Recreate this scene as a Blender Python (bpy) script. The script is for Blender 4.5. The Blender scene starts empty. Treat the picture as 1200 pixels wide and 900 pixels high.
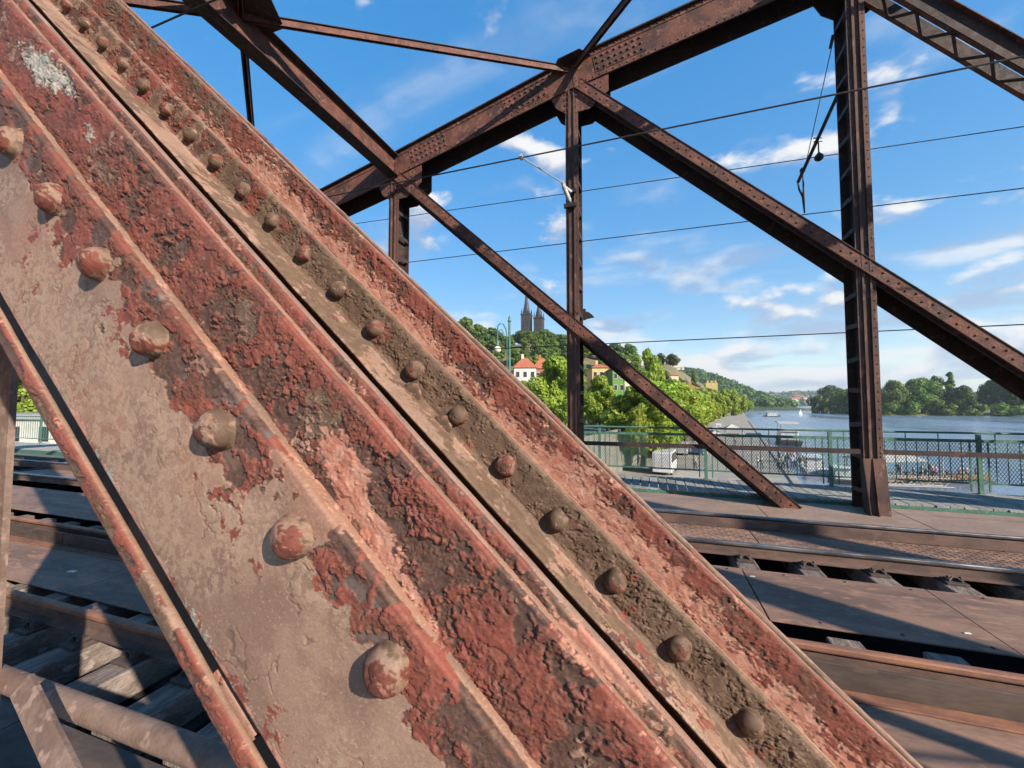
import bpy, bmesh, math, random
import numpy as np
from mathutils import Vector, Matrix
random.seed(7); RNG = np.random.default_rng(11)
scene = bpy.context.scene
COL = scene.collection
R = math.radians
# World frame: x along the bridge, y across it (upstream), z up; the eye is the origin.
# ------------------------------------------------------------------ camera
PITCH, YAW = R(2.743), R(18.697)
cam_d = bpy.data.cameras.new('camera'); cam = bpy.data.objects.new('camera', cam_d); COL.objects.link(cam)
cam_d.sensor_width = 36.0; cam_d.lens = 36.0 * 480 / 1200
cam_d.clip_start = 0.02; cam_d.clip_end = 20000
cam.location = (0, 0, 0); cam.rotation_euler = (math.pi / 2 + PITCH, 0, YAW)
scene.camera = cam
# ------------------------------------------------------------------ light
SUN_DIR = Vector((-0.775, 0.44, -0.45)).normalized()      # the way the light travels
SUN_EL = math.asin(-SUN_DIR.z); SUN_ROT = math.atan2(-SUN_DIR.x, -SUN_DIR.y)
sun_d = bpy.data.lights.new('sun', 'SUN'); sun_d.energy = 5.0; sun_d.angle = R(0.5); sun_d.color = (1.0, 0.90, 0.75)
sun = bpy.data.objects.new('sun', sun_d); COL.objects.link(sun); sun.rotation_euler = SUN_DIR.to_track_quat('-Z', 'Y').to_euler()
world = bpy.data.worlds.new('World'); scene.world = world; world.use_nodes = True
vs = scene.view_settings; vs.view_transform = 'Standard'; vs.look = 'None'; vs.exposure = 1.0; vs.gamma = 1.0; vs.use_curve_mapping = False
cy = scene.cycles; cy.max_bounces = 4; cy.diffuse_bounces = 2; cy.glossy_bounces = 2; cy.transmission_bounces = 3; cy.transparent_max_bounces = 8
cy.caustics_reflective = False; cy.caustics_refractive = False; cy.use_denoising = True; cy.use_adaptive_sampling = True; cy.adaptive_threshold = 0.02

# ------------------------------------------------------------------ node helper
class NT:
    def __init__(s, tree): s.t = tree
    def n(s, typ, props=None, **inp):
        nd = s.t.nodes.new(typ)
        for k, v in (props or {}).items(): setattr(nd, k, v)
        for k, v in inp.items():
            k2 = k.replace('_', ' ')
            sock = None
            for i in nd.inputs:
                if i.name == k2 and i.enabled: sock = i; break
            if sock is None: sock = nd.inputs[int(k[1:])] if k[0] == 'i' and k[1:].isdigit() else nd.inputs[k2]
            s.put(sock, v)
        return nd
    def put(s, sock, v):
        if isinstance(v, bpy.types.Node): s.t.links.new(v.outputs[0], sock)
        elif isinstance(v, bpy.types.NodeSocket): s.t.links.new(v, sock)
        elif isinstance(v, tuple) and sock.type == 'RGBA' and len(v) == 3: sock.default_value = (*v, 1)
        else: sock.default_value = v
    def m(s, op, a, b=None, c=None, clamp=False):
        nd = s.t.nodes.new('ShaderNodeMath'); nd.operation = op; nd.use_clamp = clamp
        for i, v in enumerate((a, b, c)):
            if v is not None: s.put(nd.inputs[i], v)
        return nd.outputs[0]
    def vm(s, op, a, b=None, sc=None):
        nd = s.t.nodes.new('ShaderNodeVectorMath'); nd.operation = op
        s.put(nd.inputs[0], a)
        if b is not None: s.put(nd.inputs[1], b)
        if sc is not None: s.put(nd.inputs['Scale'], sc)
        return nd.outputs['Value'] if op in ('LENGTH', 'DOT_PRODUCT') else nd.outputs[0]
    def mix(s, fac, a, b, blend='MIX'):
        nd = s.t.nodes.new('ShaderNodeMix'); nd.data_type = 'RGBA'; nd.blend_type = blend
        s.put(nd.inputs['Factor'], fac); ins = [i for i in nd.inputs if i.type == 'RGBA']
        s.put(ins[0], a); s.put(ins[1], b)
        return [o for o in nd.outputs if o.type == 'RGBA'][0]
    def ss(s, v, lo, hi, a=0.0, b=1.0):
        nd = s.t.nodes.new('ShaderNodeMapRange'); nd.interpolation_type = 'SMOOTHSTEP'
        s.put(nd.inputs[0], v); s.put(nd.inputs[1], lo); s.put(nd.inputs[2], hi); s.put(nd.inputs[3], a); s.put(nd.inputs[4], b)
        return nd.outputs[0]
    def noise(s, vec, scale, detail=4, rough=0.55, dist=0.0, col=False):
        nd = s.n('ShaderNodeTexNoise', None, Vector=vec, Scale=scale, Detail=detail, Roughness=rough, Distortion=dist)
        return nd.outputs['Color'] if col else nd.outputs[0]
    def attr(s, name):
        nd = s.t.nodes.new('ShaderNodeAttribute'); nd.attribute_name = name; return nd.outputs['Fac']

# ------------------------------------------------------------------ sky with clouds
def build_sky():
    t = NT(world.node_tree); nt = world.node_tree; nt.nodes.clear()
    sky = t.n('ShaderNodeTexSky', {'sky_type': 'NISHITA', 'sun_disc': False})
    sky.sun_elevation = SUN_EL; sky.sun_rotation = SUN_ROT; sky.air_density = 1.0; sky.dust_density = 0.05; sky.ozone_density = 1.3
    tc = t.n('ShaderNodeTexCoord'); d = tc.outputs['Generated']
    sp = t.n('ShaderNodeSeparateXYZ', None, Vector=d); z = t.m('MAXIMUM', sp.outputs[2], 0.0)
    inv = t.m('DIVIDE', 1.0, t.m('ADD', z, 0.13))
    pl = t.vm('MULTIPLY', d, t.n('ShaderNodeCombineXYZ', None, X=inv, Y=inv, Z=0.0).outputs[0])
    # high wisps
    wv = t.vm('MULTIPLY', pl, (0.75, 1.6, 1.0))
    w1 = t.noise(t.vm('ADD', wv, (3.4, 0.7, 0)), 1.05, 5, 0.55, 0.5)
    wisp = t.ss(w1, 0.54, 0.84, 0.0, 0.66)
    # flat cumulus banks: wider and closer together low in the sky
    cvec = t.vm('ADD', t.vm('MULTIPLY', pl, (1.0, 1.0, 1.0)), (1.7, 5.2, 0))
    c1 = t.noise(cvec, 1.7, 5, 0.52, 0.15)
    low = t.ss(z, 0.02, 0.55, 0.105, -0.050)
    cc = t.m('ADD', c1, low)
    cum = t.ss(cc, 0.53, 0.74, 0.0, 0.9)
    # puffs in direction space
    dv = t.vm('MULTIPLY', d, (1.0, 1.0, 1.9))
    q1 = t.noise(t.vm('ADD', dv, (0.37, 2.1, 0.4)), 4.6, 5, 0.52, 0.1)
    q2 = t.noise(t.vm('ADD', dv, (0.37, 2.1, 0.445)), 4.6, 2, 0.5, 0.1)
    puff = t.m('MULTIPLY', t.ss(t.m('ADD', q1, t.ss(z, 0.04, 0.42, 0.10, -0.060)), 0.54, 0.64), 0.95)
    shade = t.ss(t.m('SUBTRACT', q1, q2), -0.05, 0.07, 0.0, 1.0)
    cover = t.m('MAXIMUM', t.m('MAXIMUM', wisp, t.m('MULTIPLY', cum, 0.8)), puff, clamp=True)
    ccol = t.mix(shade, (0.42, 0.54, 0.76), (1.05, 1.04, 1.02))
    soft = t.n('ShaderNodeGamma', None, Color=sky.outputs[0], Gamma=0.40)
    hs = t.n('ShaderNodeHueSaturation', None, Hue=0.508, Saturation=2.6, Value=1.75, Color=soft.outputs[0])
    bg1 = t.n('ShaderNodeBackground', None, Color=hs.outputs[0], Strength=0.145)
    bg2 = t.n('ShaderNodeBackground', None, Color=ccol, Strength=0.47)
    mx = t.n('ShaderNodeMixShader', None, i0=cover); nt.links.new(bg1.outputs[0], mx.inputs[1]); nt.links.new(bg2.outputs[0], mx.inputs[2])
    out = t.n('ShaderNodeOutputWorld'); nt.links.new(mx.outputs[0], out.inputs[0])
build_sky()

# ------------------------------------------------------------------ materials
MATS = {}
def new_mat(name):
    m = bpy.data.materials.new(name); m.use_nodes = True; m.node_tree.nodes.clear(); MATS[name] = m
    return m, NT(m.node_tree)
def finish(m, t, bsdf, disp=None):
    o = t.n('ShaderNodeOutputMaterial'); m.node_tree.links.new(bsdf.outputs[0], o.inputs[0])
    if disp is not None: m.node_tree.links.new(disp, o.inputs['Displacement'])
def surf(name, c1, c2, scale=3.0, rough=0.7, bump=0.3, bdist=0.01, c3=None, fine=None, world_co=True, stretch=(1, 1, 1), metal=0.0, spec=0.3, rand=0.0):
    """two or three tones laid in noise, fine speckle and bump"""
    m, t = new_mat(name)
    co = t.n('ShaderNodeNewGeometry').outputs['Position'] if world_co else t.n('ShaderNodeTexCoord').outputs['Object']
    v = t.vm('MULTIPLY', co, stretch)
    a = t.noise(v, scale, 3, 0.6, 0.4); b = t.noise(v, scale * 3.7, 2, 0.6)
    col = t.mix(t.ss(a, 0.36, 0.64), c1, c2)
    if c3: col = t.mix(t.ss(b, 0.56, 0.66), col, c3)
    f = t.noise(v, fine or scale * 14, 1, 0.6)
    col = t.mix(t.ss(f, 0.3, 0.75, 0.0, 0.35), col, t.mix(1.0, col, (0.55, 0.52, 0.5), 'MULTIPLY'))
    if rand:
        oi = t.n('ShaderNodeObjectInfo').outputs['Random']
        hv = t.n('ShaderNodeHueSaturation', None, Value=t.m('ADD', 1 - rand * 0.5, t.m('MULTIPLY', oi, rand)), Color=col); col = hv.outputs[0]
    bs = t.n('ShaderNodeBsdfPrincipled', None, Base_Color=col, Roughness=t.ss(b, 0.3, 0.7, max(rough - 0.12, 0.05), min(rough + 0.12, 1.0)), Metallic=metal)
    bs.inputs['Specular IOR Level'].default_value = spec
    if bump:
        bn = t.n('ShaderNodeBump', None, Strength=bump, Distance=bdist, Height=t.m('ADD', f, t.m('MULTIPLY', b, 0.6)))
        m.node_tree.links.new(bn.outputs[0], bs.inputs['Normal'])
    finish(m, t, bs); return m
surf('rust_paint', (0.135, 0.052, 0.037), (0.060, 0.030, 0.025), 2.6, 0.72, 0.7, 0.008, c3=(0.17, 0.080, 0.055), fine=26)
surf('rust_dark_shade', (0.048, 0.028, 0.024), (0.028, 0.019, 0.018), 2.0, 0.7, 0.5, 0.006, c3=(0.085, 0.045, 0.036))  # darker copy of rust_paint: shade of rear webs and undersides put into colour
surf('rust_post', (0.110, 0.055, 0.041), (0.060, 0.033, 0.028), 2.5, 0.7, 0.4, 0.006, c3=(0.16, 0.092, 0.072), stretch=(1, 1, 0.35))
surf('guard_bar', (0.20, 0.135, 0.108), (0.135, 0.085, 0.068), 6, 0.7, 0.4, 0.004, c3=(0.25, 0.17, 0.14))
surf('deck_plate', (0.265, 0.158, 0.112), (0.155, 0.096, 0.072), 1.9, 0.66, 0.45, 0.004, c3=(0.30, 0.172, 0.118), stretch=(0.6, 1.6, 1), rand=0.25)
surf('deck_tan', (0.30, 0.205, 0.155), (0.24, 0.165, 0.128), 1.2, 0.65, 0.2, 0.003, c3=(0.24, 0.17, 0.14))
surf('deck_dark', (0.095, 0.067, 0.055), (0.055, 0.040, 0.034), 2.5, 0.72, 0.25, 0.004, c3=(0.095, 0.066, 0.052), stretch=(0.4, 1, 1.6))
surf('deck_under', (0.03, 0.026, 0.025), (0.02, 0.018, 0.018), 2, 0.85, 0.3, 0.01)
surf('rail_side', (0.14, 0.085, 0.068), (0.085, 0.055, 0.046), 6, 0.7, 0.4, 0.004, stretch=(0.5, 1, 1))
surf('rail_head', (0.30, 0.27, 0.26), (0.20, 0.17, 0.165), 5, 0.32, 0.1, 0.002, metal=0.8, spec=0.5, stretch=(0.2, 2, 1))
surf('rail_rust', (0.27, 0.125, 0.075), (0.18, 0.085, 0.06), 7, 0.6, 0.3, 0.003, stretch=(0.4, 1, 1))
surf('sleeper_wood', (0.26, 0.205, 0.175), (0.12, 0.092, 0.08), 4, 0.85, 0.9, 0.012, c3=(0.26, 0.21, 0.19), stretch=(4, 0.5, 1), rand=0.3)
surf('clip_iron', (0.09, 0.062, 0.052), (0.055, 0.042, 0.038), 12, 0.7, 0.4, 0.004)
surf('green_paint', (0.075, 0.17, 0.13), (0.055, 0.13, 0.10), 5, 0.5, 0.2, 0.003, c3=(0.11, 0.21, 0.165))
surf('plank_grey', (0.30, 0.29, 0.27), (0.20, 0.195, 0.185), 5, 0.85, 0.7, 0.006, c3=(0.36, 0.35, 0.33), stretch=(5, 0.6, 1), rand=0.35)
surf('wire_metal', (0.05, 0.045, 0.042), (0.03, 0.028, 0.028), 9, 0.5, 0.1, 0.001, metal=0.3)
surf('insulator_grey', (0.36, 0.35, 0.335), (0.25, 0.25, 0.25), 14, 0.4, 0.1, 0.002, spec=0.5)
surf('dark_iron', (0.028, 0.026, 0.028), (0.018, 0.017, 0.018), 10, 0.55, 0.2, 0.002)
surf('quay_stone', (0.33, 0.295, 0.25), (0.25, 0.225, 0.195), 0.25, 0.85, 0.4, 0.02, c3=(0.37, 0.33, 0.28), fine=9)
surf('street_ground', (0.16, 0.15, 0.13), (0.10, 0.105, 0.08), 0.12, 0.9, 0.4, 0.03, fine=6)
surf('wall_stone', (0.21, 0.19, 0.165), (0.15, 0.14, 0.12), 0.5, 0.85, 0.5, 0.03, c3=(0.25, 0.23, 0.20), fine=8)
surf('hill_grass', (0.16, 0.15, 0.06), (0.10, 0.115, 0.04), 0.03, 0.95, 0.5, 0.3, c3=(0.23, 0.19, 0.11), fine=1.2)
surf('cliff', (0.20, 0.155, 0.085), (0.13, 0.115, 0.06), 0.05, 0.95, 0.7, 0.6, c3=(0.12, 0.13, 0.05), fine=0.9)
surf('far_woodland', (0.055, 0.085, 0.03), (0.04, 0.062, 0.024), 0.012, 0.95, 0.4, 1.0, fine=0.2)
surf('white_wall', (0.56, 0.54, 0.50), (0.48, 0.465, 0.43), 0.6, 0.8, 0.1, 0.01)
surf('yellow_wall', (0.52, 0.40, 0.16), (0.46, 0.35, 0.15), 0.5, 0.8, 0.1, 0.01)
surf('green_wall', (0.13, 0.25, 0.06), (0.11, 0.21, 0.05), 0.5, 0.8, 0.1, 0.01)
surf('cream_wall', (0.60, 0.50, 0.36), (0.52, 0.43, 0.31), 0.5, 0.8, 0.1, 0.01)
surf('red_roof', (0.42, 0.135, 0.07), (0.33, 0.10, 0.055), 1.1, 0.8, 0.5, 0.05, c3=(0.48, 0.18, 0.10), fine=5)
surf('brick_red', (0.35, 0.13, 0.075), (0.28, 0.10, 0.06), 0.8, 0.8, 0.3, 0.02)
surf('sandstone_dark', (0.055, 0.047, 0.043), (0.034, 0.030, 0.029), 0.2, 0.9, 0.5, 0.1, c3=(0.09, 0.075, 0.06), fine=2)
surf('slate', (0.045, 0.05, 0.062), (0.03, 0.034, 0.042), 0.4, 0.6, 0.3, 0.05)
surf('window_dark', (0.035, 0.04, 0.05), (0.02, 0.024, 0.03), 0.5, 0.15, 0, spec=0.6)
surf('bark', (0.13, 0.10, 0.075), (0.08, 0.062, 0.048), 3, 0.9, 0.8, 0.04, stretch=(1, 1, 0.3))
surf('boat_white', (0.60, 0.60, 0.59), (0.52, 0.52, 0.52), 0.8, 0.4, 0.05, 0.005, spec=0.5)
surf('boat_dark', (0.05, 0.05, 0.055), (0.03, 0.03, 0.035), 0.8, 0.5, 0.1, 0.005)
surf('wood_warm', (0.20, 0.13, 0.075), (0.14, 0.09, 0.055), 1.5, 0.7, 0.3, 0.01, stretch=(0.4, 1, 3))
surf('canvas_cream', (0.46, 0.43, 0.38), (0.38, 0.36, 0.32), 0.6, 0.8, 0.1, 0.01)
surf('orange_paint', (0.72, 0.33, 0.04), (0.65, 0.28, 0.03), 2, 0.6, 0.1, 0.01)
surf('tyre', (0.03, 0.03, 0.03), (0.02, 0.02, 0.02), 8, 0.8, 0.2, 0.005)
surf('globe_glass', (0.72, 0.64, 0.50), (0.66, 0.58, 0.45), 3, 0.3, 0, spec=0.5)
surf('car_silver', (0.45, 0.46, 0.48), (0.40, 0.41, 0.43), 1, 0.3, 0, spec=0.6)
surf('car_blue', (0.06, 0.10, 0.20), (0.05, 0.08, 0.17), 1, 0.3, 0, spec=0.6)
def foliage(name, c1, c2, c3, scale, trans=0.35):
    m, t = new_mat(name)
    co = t.n('ShaderNodeTexCoord').outputs['Object']; oi = t.n('ShaderNodeObjectInfo').outputs['Random']
    rnd = t.attr('leaf')
    col = t.mix(t.ss(t.noise(co, scale, 3, 0.6), 0.36, 0.64), c1, c2)
    col = t.mix(t.m('POWER', rnd, 2.0), col, c3)
    hv = t.n('ShaderNodeHueSaturation', None, Hue=t.m('ADD', 0.485, t.m('MULTIPLY', oi, 0.03)), Saturation=1.0, Value=t.m('ADD', 0.8, t.m('MULTIPLY', oi, 0.4)), Color=col)
    df = t.n('ShaderNodeBsdfPrincipled', None, Base_Color=hv.outputs[0], Roughness=0.55); df.inputs['Specular IOR Level'].default_value = 0.25
    tr = t.n('ShaderNodeBsdfTranslucent', None, Color=t.mix(1.0, hv.outputs[0], (1.25, 1.2, 0.6), 'MULTIPLY'))
    mx = t.n('ShaderNodeMixShader', None, i0=trans); m.node_tree.links.new(df.outputs[0], mx.inputs[1]); m.node_tree.links.new(tr.outputs[0], mx.inputs[2])
    finish(m, t, mx); return m
foliage('leaf_plane', (0.235, 0.315, 0.034), (0.17, 0.255, 0.03), (0.32, 0.385, 0.06), 0.5)
foliage('leaf_mid', (0.115, 0.185, 0.034), (0.080, 0.140, 0.028), (0.17, 0.24, 0.05), 0.3)
foliage('leaf_dark', (0.066, 0.118, 0.036), (0.048, 0.090, 0.030), (0.10, 0.165, 0.045), 0.3, 0.25)
foliage('leaf_olive', (0.10, 0.12, 0.035), (0.07, 0.09, 0.03), (0.14, 0.15, 0.05), 0.3)
def water_mat():
    m, t = new_mat('river_water')
    co = t.n('ShaderNodeNewGeometry').outputs['Position']
    a = t.noise(t.vm('MULTIPLY', co, (1.0, 0.45, 1)), 0.9, 5, 0.6, 0.5); b = t.noise(t.vm('MULTIPLY', co, (0.05, 0.012, 1)), 0.6, 4, 0.6)
    c = t.noise(t.vm('MULTIPLY', co, (1.0, 0.5, 1)), 0.12, 4, 0.6)
    bs = t.n('ShaderNodeBsdfPrincipled', None, Base_Color=t.mix(t.ss(b, 0.4, 0.6), (0.09, 0.135, 0.19), (0.13, 0.18, 0.235)), Roughness=t.ss(b, 0.35, 0.65, 0.14, 0.30)); bs.inputs['Specular IOR Level'].default_value = 0.45
    bn = t.n('ShaderNodeBump', None, Strength=0.55, Distance=0.35, Height=t.m('ADD', t.m('MULTIPLY', a, 0.5), c)); m.node_tree.links.new(bn.outputs[0], bs.inputs['Normal'])
    finish(m, t, bs)
water_mat()
def person_mat():
    m, t = new_mat('clothed_person')
    z = t.n('ShaderNodeSeparateXYZ', None, Vector=t.n('ShaderNodeTexCoord').outputs['Object']).outputs[2]
    oi = t.n('ShaderNodeObjectInfo').outputs['Random']
    shirt = t.n('ShaderNodeHueSaturation', None, Hue=oi, Saturation=t.m('MULTIPLY', 0.55, t.m('FRACT', t.m('MULTIPLY', oi, 7.3))), Value=t.m('ADD', 0.25, t.m('FRACT', t.m('MULTIPLY', oi, 13.7))), Color=(0.45, 0.10, 0.08)).outputs[0]
    col = t.mix(t.ss(z, 0.86, 0.88), (0.045, 0.05, 0.075), shirt)
    col = t.mix(t.ss(z, 1.44, 1.46), col, (0.50, 0.30, 0.22)); col = t.mix(t.ss(z, 1.66, 1.68), col, (0.06, 0.04, 0.03))
    finish(m, t, t.n('ShaderNodeBsdfPrincipled', None, Base_Color=col, Roughness=0.8))
person_mat()

# ------------------------------------------------------------------ peeling paint of the near diagonal
def peel_mat():
    m, t = new_mat('peeling_paint')
    co = t.n('ShaderNodeNewGeometry').outputs['Position']
    at = t.t.nodes.new('ShaderNodeAttribute'); at.attribute_name = 'paint'
    f = t.noise(co, 1100, 1, 0.5)
    dv = t.vm('SUBTRACT', t.noise(co, 420, 1, 0.5, 0, True), (0.5, 0.5, 0.5))
    vo = t.n('ShaderNodeTexVoronoi', {'feature': 'F1'}, Vector=t.vm('ADD', co, t.vm('SCALE', dv, sc=0.0042)), Scale=430.0)
    cellh = t.n('ShaderNodeSeparateXYZ', None, Vector=vo.outputs['Color']).outputs[0]
    hgt = t.m('ADD', t.m('MULTIPLY', f, 0.35), t.m('MULTIPLY', t.m('MULTIPLY', cellh, at.outputs['Alpha']), 1.5))
    chip = t.mix(t.m('MULTIPLY', at.outputs['Alpha'], t.ss(cellh, 0.30, 0.16, 0.0, 0.55)), at.outputs['Color'], (0.045, 0.025, 0.018))
    bs = t.n('ShaderNodeBsdfPrincipled', None, Base_Color=chip, Roughness=t.ss(f, 0.2, 0.8, 0.55, 0.8)); bs.inputs['Specular IOR Level'].default_value = 0.25
    bn = t.n('ShaderNodeBump', None, Strength=0.75, Distance=0.0010, Height=hgt); m.node_tree.links.new(bn.outputs[0], bs.inputs['Normal'])
    finish(m, t, bs)
peel_mat()
# ------------------------------------------------------------------ mesh helpers
WLOC = {}
def wl(o): return WLOC.get(o.name, Vector((0, 0, 0))) if o is not None else Vector((0, 0, 0))
def tag(o, label=None, cat=None, group=None, kind=None):
    if label: o['label'] = label
    if cat: o['category'] = cat
    if group: o['group'] = group
    if kind: o['kind'] = kind
    return o
def root(name, loc, label, cat, group=None):
    o = bpy.data.objects.new(name, None); o.empty_display_size = 0.2; COL.objects.link(o); o.location = loc
    WLOC[o.name] = Vector(loc); return tag(o, label, cat, group)
class MB:
    def __init__(s): s.v = []; s.f = []; s.sm = False
    def add(s, vs, fs):
        b = len(s.v); s.v += [tuple(v) for v in vs]; s.f += [tuple(b + i for i in f) for f in fs]; return s
    def box(s, lo, hi):
        (a, b, c), (d, e, f) = lo, hi
        return s.add([(a, b, c), (d, b, c), (d, e, c), (a, e, c), (a, b, f), (d, b, f), (d, e, f), (a, e, f)],
                     [(0, 3, 2, 1), (4, 5, 6, 7), (0, 1, 5, 4), (1, 2, 6, 5), (2, 3, 7, 6), (3, 0, 4, 7)])
    def beam(s, p0, p1, w, h, up=(0, 0, 1), ow=0.0, oh=0.0, taper=1.0):
        p0, p1, up = Vector(p0), Vector(p1), Vector(up); d = (p1 - p0).normalized()
        sd = d.cross(up).normalized(); u = sd.cross(d)
        vs = []
        for p, k in ((p0, 1.0), (p1, taper)):
            for a, b in ((-1, -1), (1, -1), (1, 1), (-1, 1)): vs.append(p + sd * (ow + a * w * k / 2) + u * (oh + b * h * k / 2))
        return s.add(vs, [(0, 3, 2, 1), (4, 5, 6, 7), (0, 1, 5, 4), (1, 2, 6, 5), (2, 3, 7, 6), (3, 0, 4, 7)])
    def tube(s, pts, r, seg=8, caps=True):
        pts = [Vector(p) for p in pts]; rs = r if isinstance(r, (list, tuple)) else [r] * len(pts)
        rings = []; d0 = (pts[1] - pts[0]).normalized(); ref = Vector((0, 0, 1)) if abs(d0.z) < 0.9 else Vector((1, 0, 0))
        for i, p in enumerate(pts):
            d = (pts[min(i + 1, len(pts) - 1)] - pts[max(i - 1, 0)]).normalized()
            a = d.cross(ref).normalized(); b = a.cross(d)
            rings.append([p + (a * math.cos(k * 2 * math.pi / seg) + b * math.sin(k * 2 * math.pi / seg)) * rs[i] for k in range(seg)])
        vs = [v for g in rings for v in g]; fs = []
        for i in range(len(pts) - 1):
            for k in range(seg):
                k2 = (k + 1) % seg; fs.append((i * seg + k, i * seg + k2, (i + 1) * seg + k2, (i + 1) * seg + k))
        if caps: fs += [tuple(range(seg))[::-1], tuple((len(pts) - 1) * seg + k for k in range(seg))]
        return s.add(vs, fs)
    def lathe(s, c, prof, seg=14, axis=(0, 0, 1)):
        c, ax = Vector(c), Vector(axis).normalized(); ref = Vector((1, 0, 0)) if abs(ax.x) < 0.9 else Vector((0, 1, 0))
        a = ax.cross(ref).normalized(); b = ax.cross(a); vs = []; fs = []
        for r, h in prof:
            for k in range(seg): vs.append(c + ax * h + (a * math.cos(k * 2 * math.pi / seg) + b * math.sin(k * 2 * math.pi / seg)) * r)
        for i in range(len(prof) - 1):
            for k in range(seg):
                k2 = (k + 1) % seg; fs.append((i * seg + k, i * seg + k2, (i + 1) * seg + k2, (i + 1) * seg + k))
        fs += [tuple(range(seg))[::-1], tuple((len(prof) - 1) * seg + k for k in range(seg))]
        return s.add(vs, fs)
    def prism(s, pts, ext):
        n = len(pts); e = Vector(ext); a = [Vector(p) for p in pts]; vs = a + [p + e for p in a]
        return s.add(vs, [tuple(range(n))[::-1], tuple(range(n, 2 * n))] + [(i, (i + 1) % n, n + (i + 1) % n, n + i) for i in range(n)])
    def mesh(s, name, off=(0, 0, 0), smooth=False):
        me = bpy.data.meshes.new(name); o = Vector(off)
        me.from_pydata([(v[0] - o.x, v[1] - o.y, v[2] - o.z) for v in s.v], [], s.f)
        bm = bmesh.new(); bm.from_mesh(me); bmesh.ops.recalc_face_normals(bm, faces=bm.faces); bm.to_mesh(me); bm.free()
        if smooth: me.shade_smooth()
        return me
    def build(s, name, mat, parent=None, loc=None, smooth=False, bevel=0.0):
        w = wl(parent) if parent is not None else Vector(loc or (0, 0, 0))
        me = s.mesh(name, w, smooth); me.materials.append(MATS[mat])
        o = bpy.data.objects.new(name, me); COL.objects.link(o)
        if parent is not None: o.parent = parent
        else: o.location = w
        WLOC[o.name] = w
        if bevel:
            b = o.modifiers.new('bevel', 'BEVEL'); b.width = bevel; b.segments = 2; b.limit_method = 'ANGLE'
        return o
def copy_tree(o, parent=None):
    c = o.copy(); COL.objects.link(c)
    if parent is not None: c.parent = parent
    for ch in list(o.children): copy_tree(ch, c)
    return c
def put_copy(proto, loc, rz=0.0, sc=1.0, label=None):
    c = copy_tree(proto); c.location = loc; c.rotation_euler = (0, 0, rz); c.scale = (sc, sc, sc) if not isinstance(sc, tuple) else sc
    if label: c['label'] = label
    return c
# sight lines of the place as seen from the footway: where a thing of known distance stands
_F = Vector((-math.sin(YAW) * math.cos(PITCH), math.cos(YAW) * math.cos(PITCH), math.sin(PITCH)))
_R = Vector((math.cos(YAW), math.sin(YAW), 0)); _U = _R.cross(_F)
def ray(x, y): return _F + _R * ((x - 600) / 480) - _U * ((y - 450) / 480)
def at_y(x, y, Y): d = ray(x, y); return d * (Y / d.y)
def at_z(x, y, z): d = ray(x, y); return d * (z / d.z)

DECK = -2.03
XN = [-21.3, -16.4, -11.5, -6.57, -1.67, 3.87, 9.1, 14.3]
def chord_z(x):      # centre of the top chord web
    tb = [(-26, 0.2), (-21.3, 2.0), (-16.4, 3.75), (-11.5, 5.25), (-6.57, 6.48), (-1.67, 7.78), (3.87, 8.86), (9.1, 9.5), (14.3, 9.75), (20, 9.7)]
    for (a, b), (c, d) in zip(tb, tb[1:]):
        if a <= x <= c: return b + (d - b) * (x - a) / (c - a)
    return tb[0][1]

# ================================================================== SETTING
BX = lambda Y: 6.0 + 0.176 * Y                      # the quay edge
def sheet(name, pts, z, mat, kind='structure', label=None):
    mb = MB(); n = len(pts); mb.add([(p[0], p[1], z) for p in pts], [tuple(range(n))])
    o = mb.build(name, mat); tag(o, label, None, None, kind); return o
WATER, QUAY, STREET = -10.5, -8.7, -4.3
tag(MB().add([(-9000, -9000, -14), (9000, -9000, -14), (9000, 12000, -14), (-9000, 12000, -14)], [(0, 1, 2, 3)]).build('ground', 'street_ground'), kind='structure')
sheet('river', [(-60, -400), (900, -400), (2600, 1500), (2600, 9000), (150, 9000), (BX(430) - 10, 430), (BX(0) - 3, 0)], WATER, 'river_water', label='blue river rippling past the quay')
def quay():
    mb = MB(); q = []
    Y0, Y1 = -60, 470; W = 20.2
    a0, a1 = BX(Y0), BX(Y1)
    mb.prism([(a0 - W, Y0, QUAY), (a0, Y0, QUAY), (a1, Y1, QUAY), (a1 - W, Y1, QUAY)], (0, 0, -4))
    o = mb.build('quay', 'quay_stone'); tag(o, kind='structure')
    # granite kerb stones along the water's edge
    k = 0
    for i in range(70):
        y0 = 30 + i * 3.0; x0, x1 = BX(y0), BX(y0 + 2.95)
        MB().prism([(x0 - 0.75, y0, QUAY), (x0 + 0.05, y0, QUAY), (x1 + 0.05, y0 + 2.95, QUAY), (x1 - 0.75, y0 + 2.95, QUAY)], (0, 0, 0.16)).build('kerb_stone', 'quay_stone', o)
    s = MB().prism([(-900, -60, -13), (BX(-60) - 20, -60, -13), (BX(470) - 20, 470, -13), (BX(470) - 40, 700, -13), (-900, 700, -13)], (0, 0, STREET + 13)).build('street', 'street_ground'); tag(s, kind='structure')
quay()
ew = root('embankment_wall', (BX(100) - 19.6, 100, QUAY), 'long pale stone embankment wall between the quay and the tree row', 'wall')
for i in range(50):
    y0 = 20 + i * 9.0; x0, x1 = BX(y0) - 19.9, BX(y0 + 8.9) - 19.9
    MB().prism([(x0, y0, QUAY), (x0 + 0.5, y0, QUAY), (x1 + 0.5, y0 + 8.9, QUAY), (x1, y0 + 8.9, QUAY)], (0, 0, STREET - QUAY + 1.0)).build('wall_panel', 'wall_stone', ew)

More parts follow.
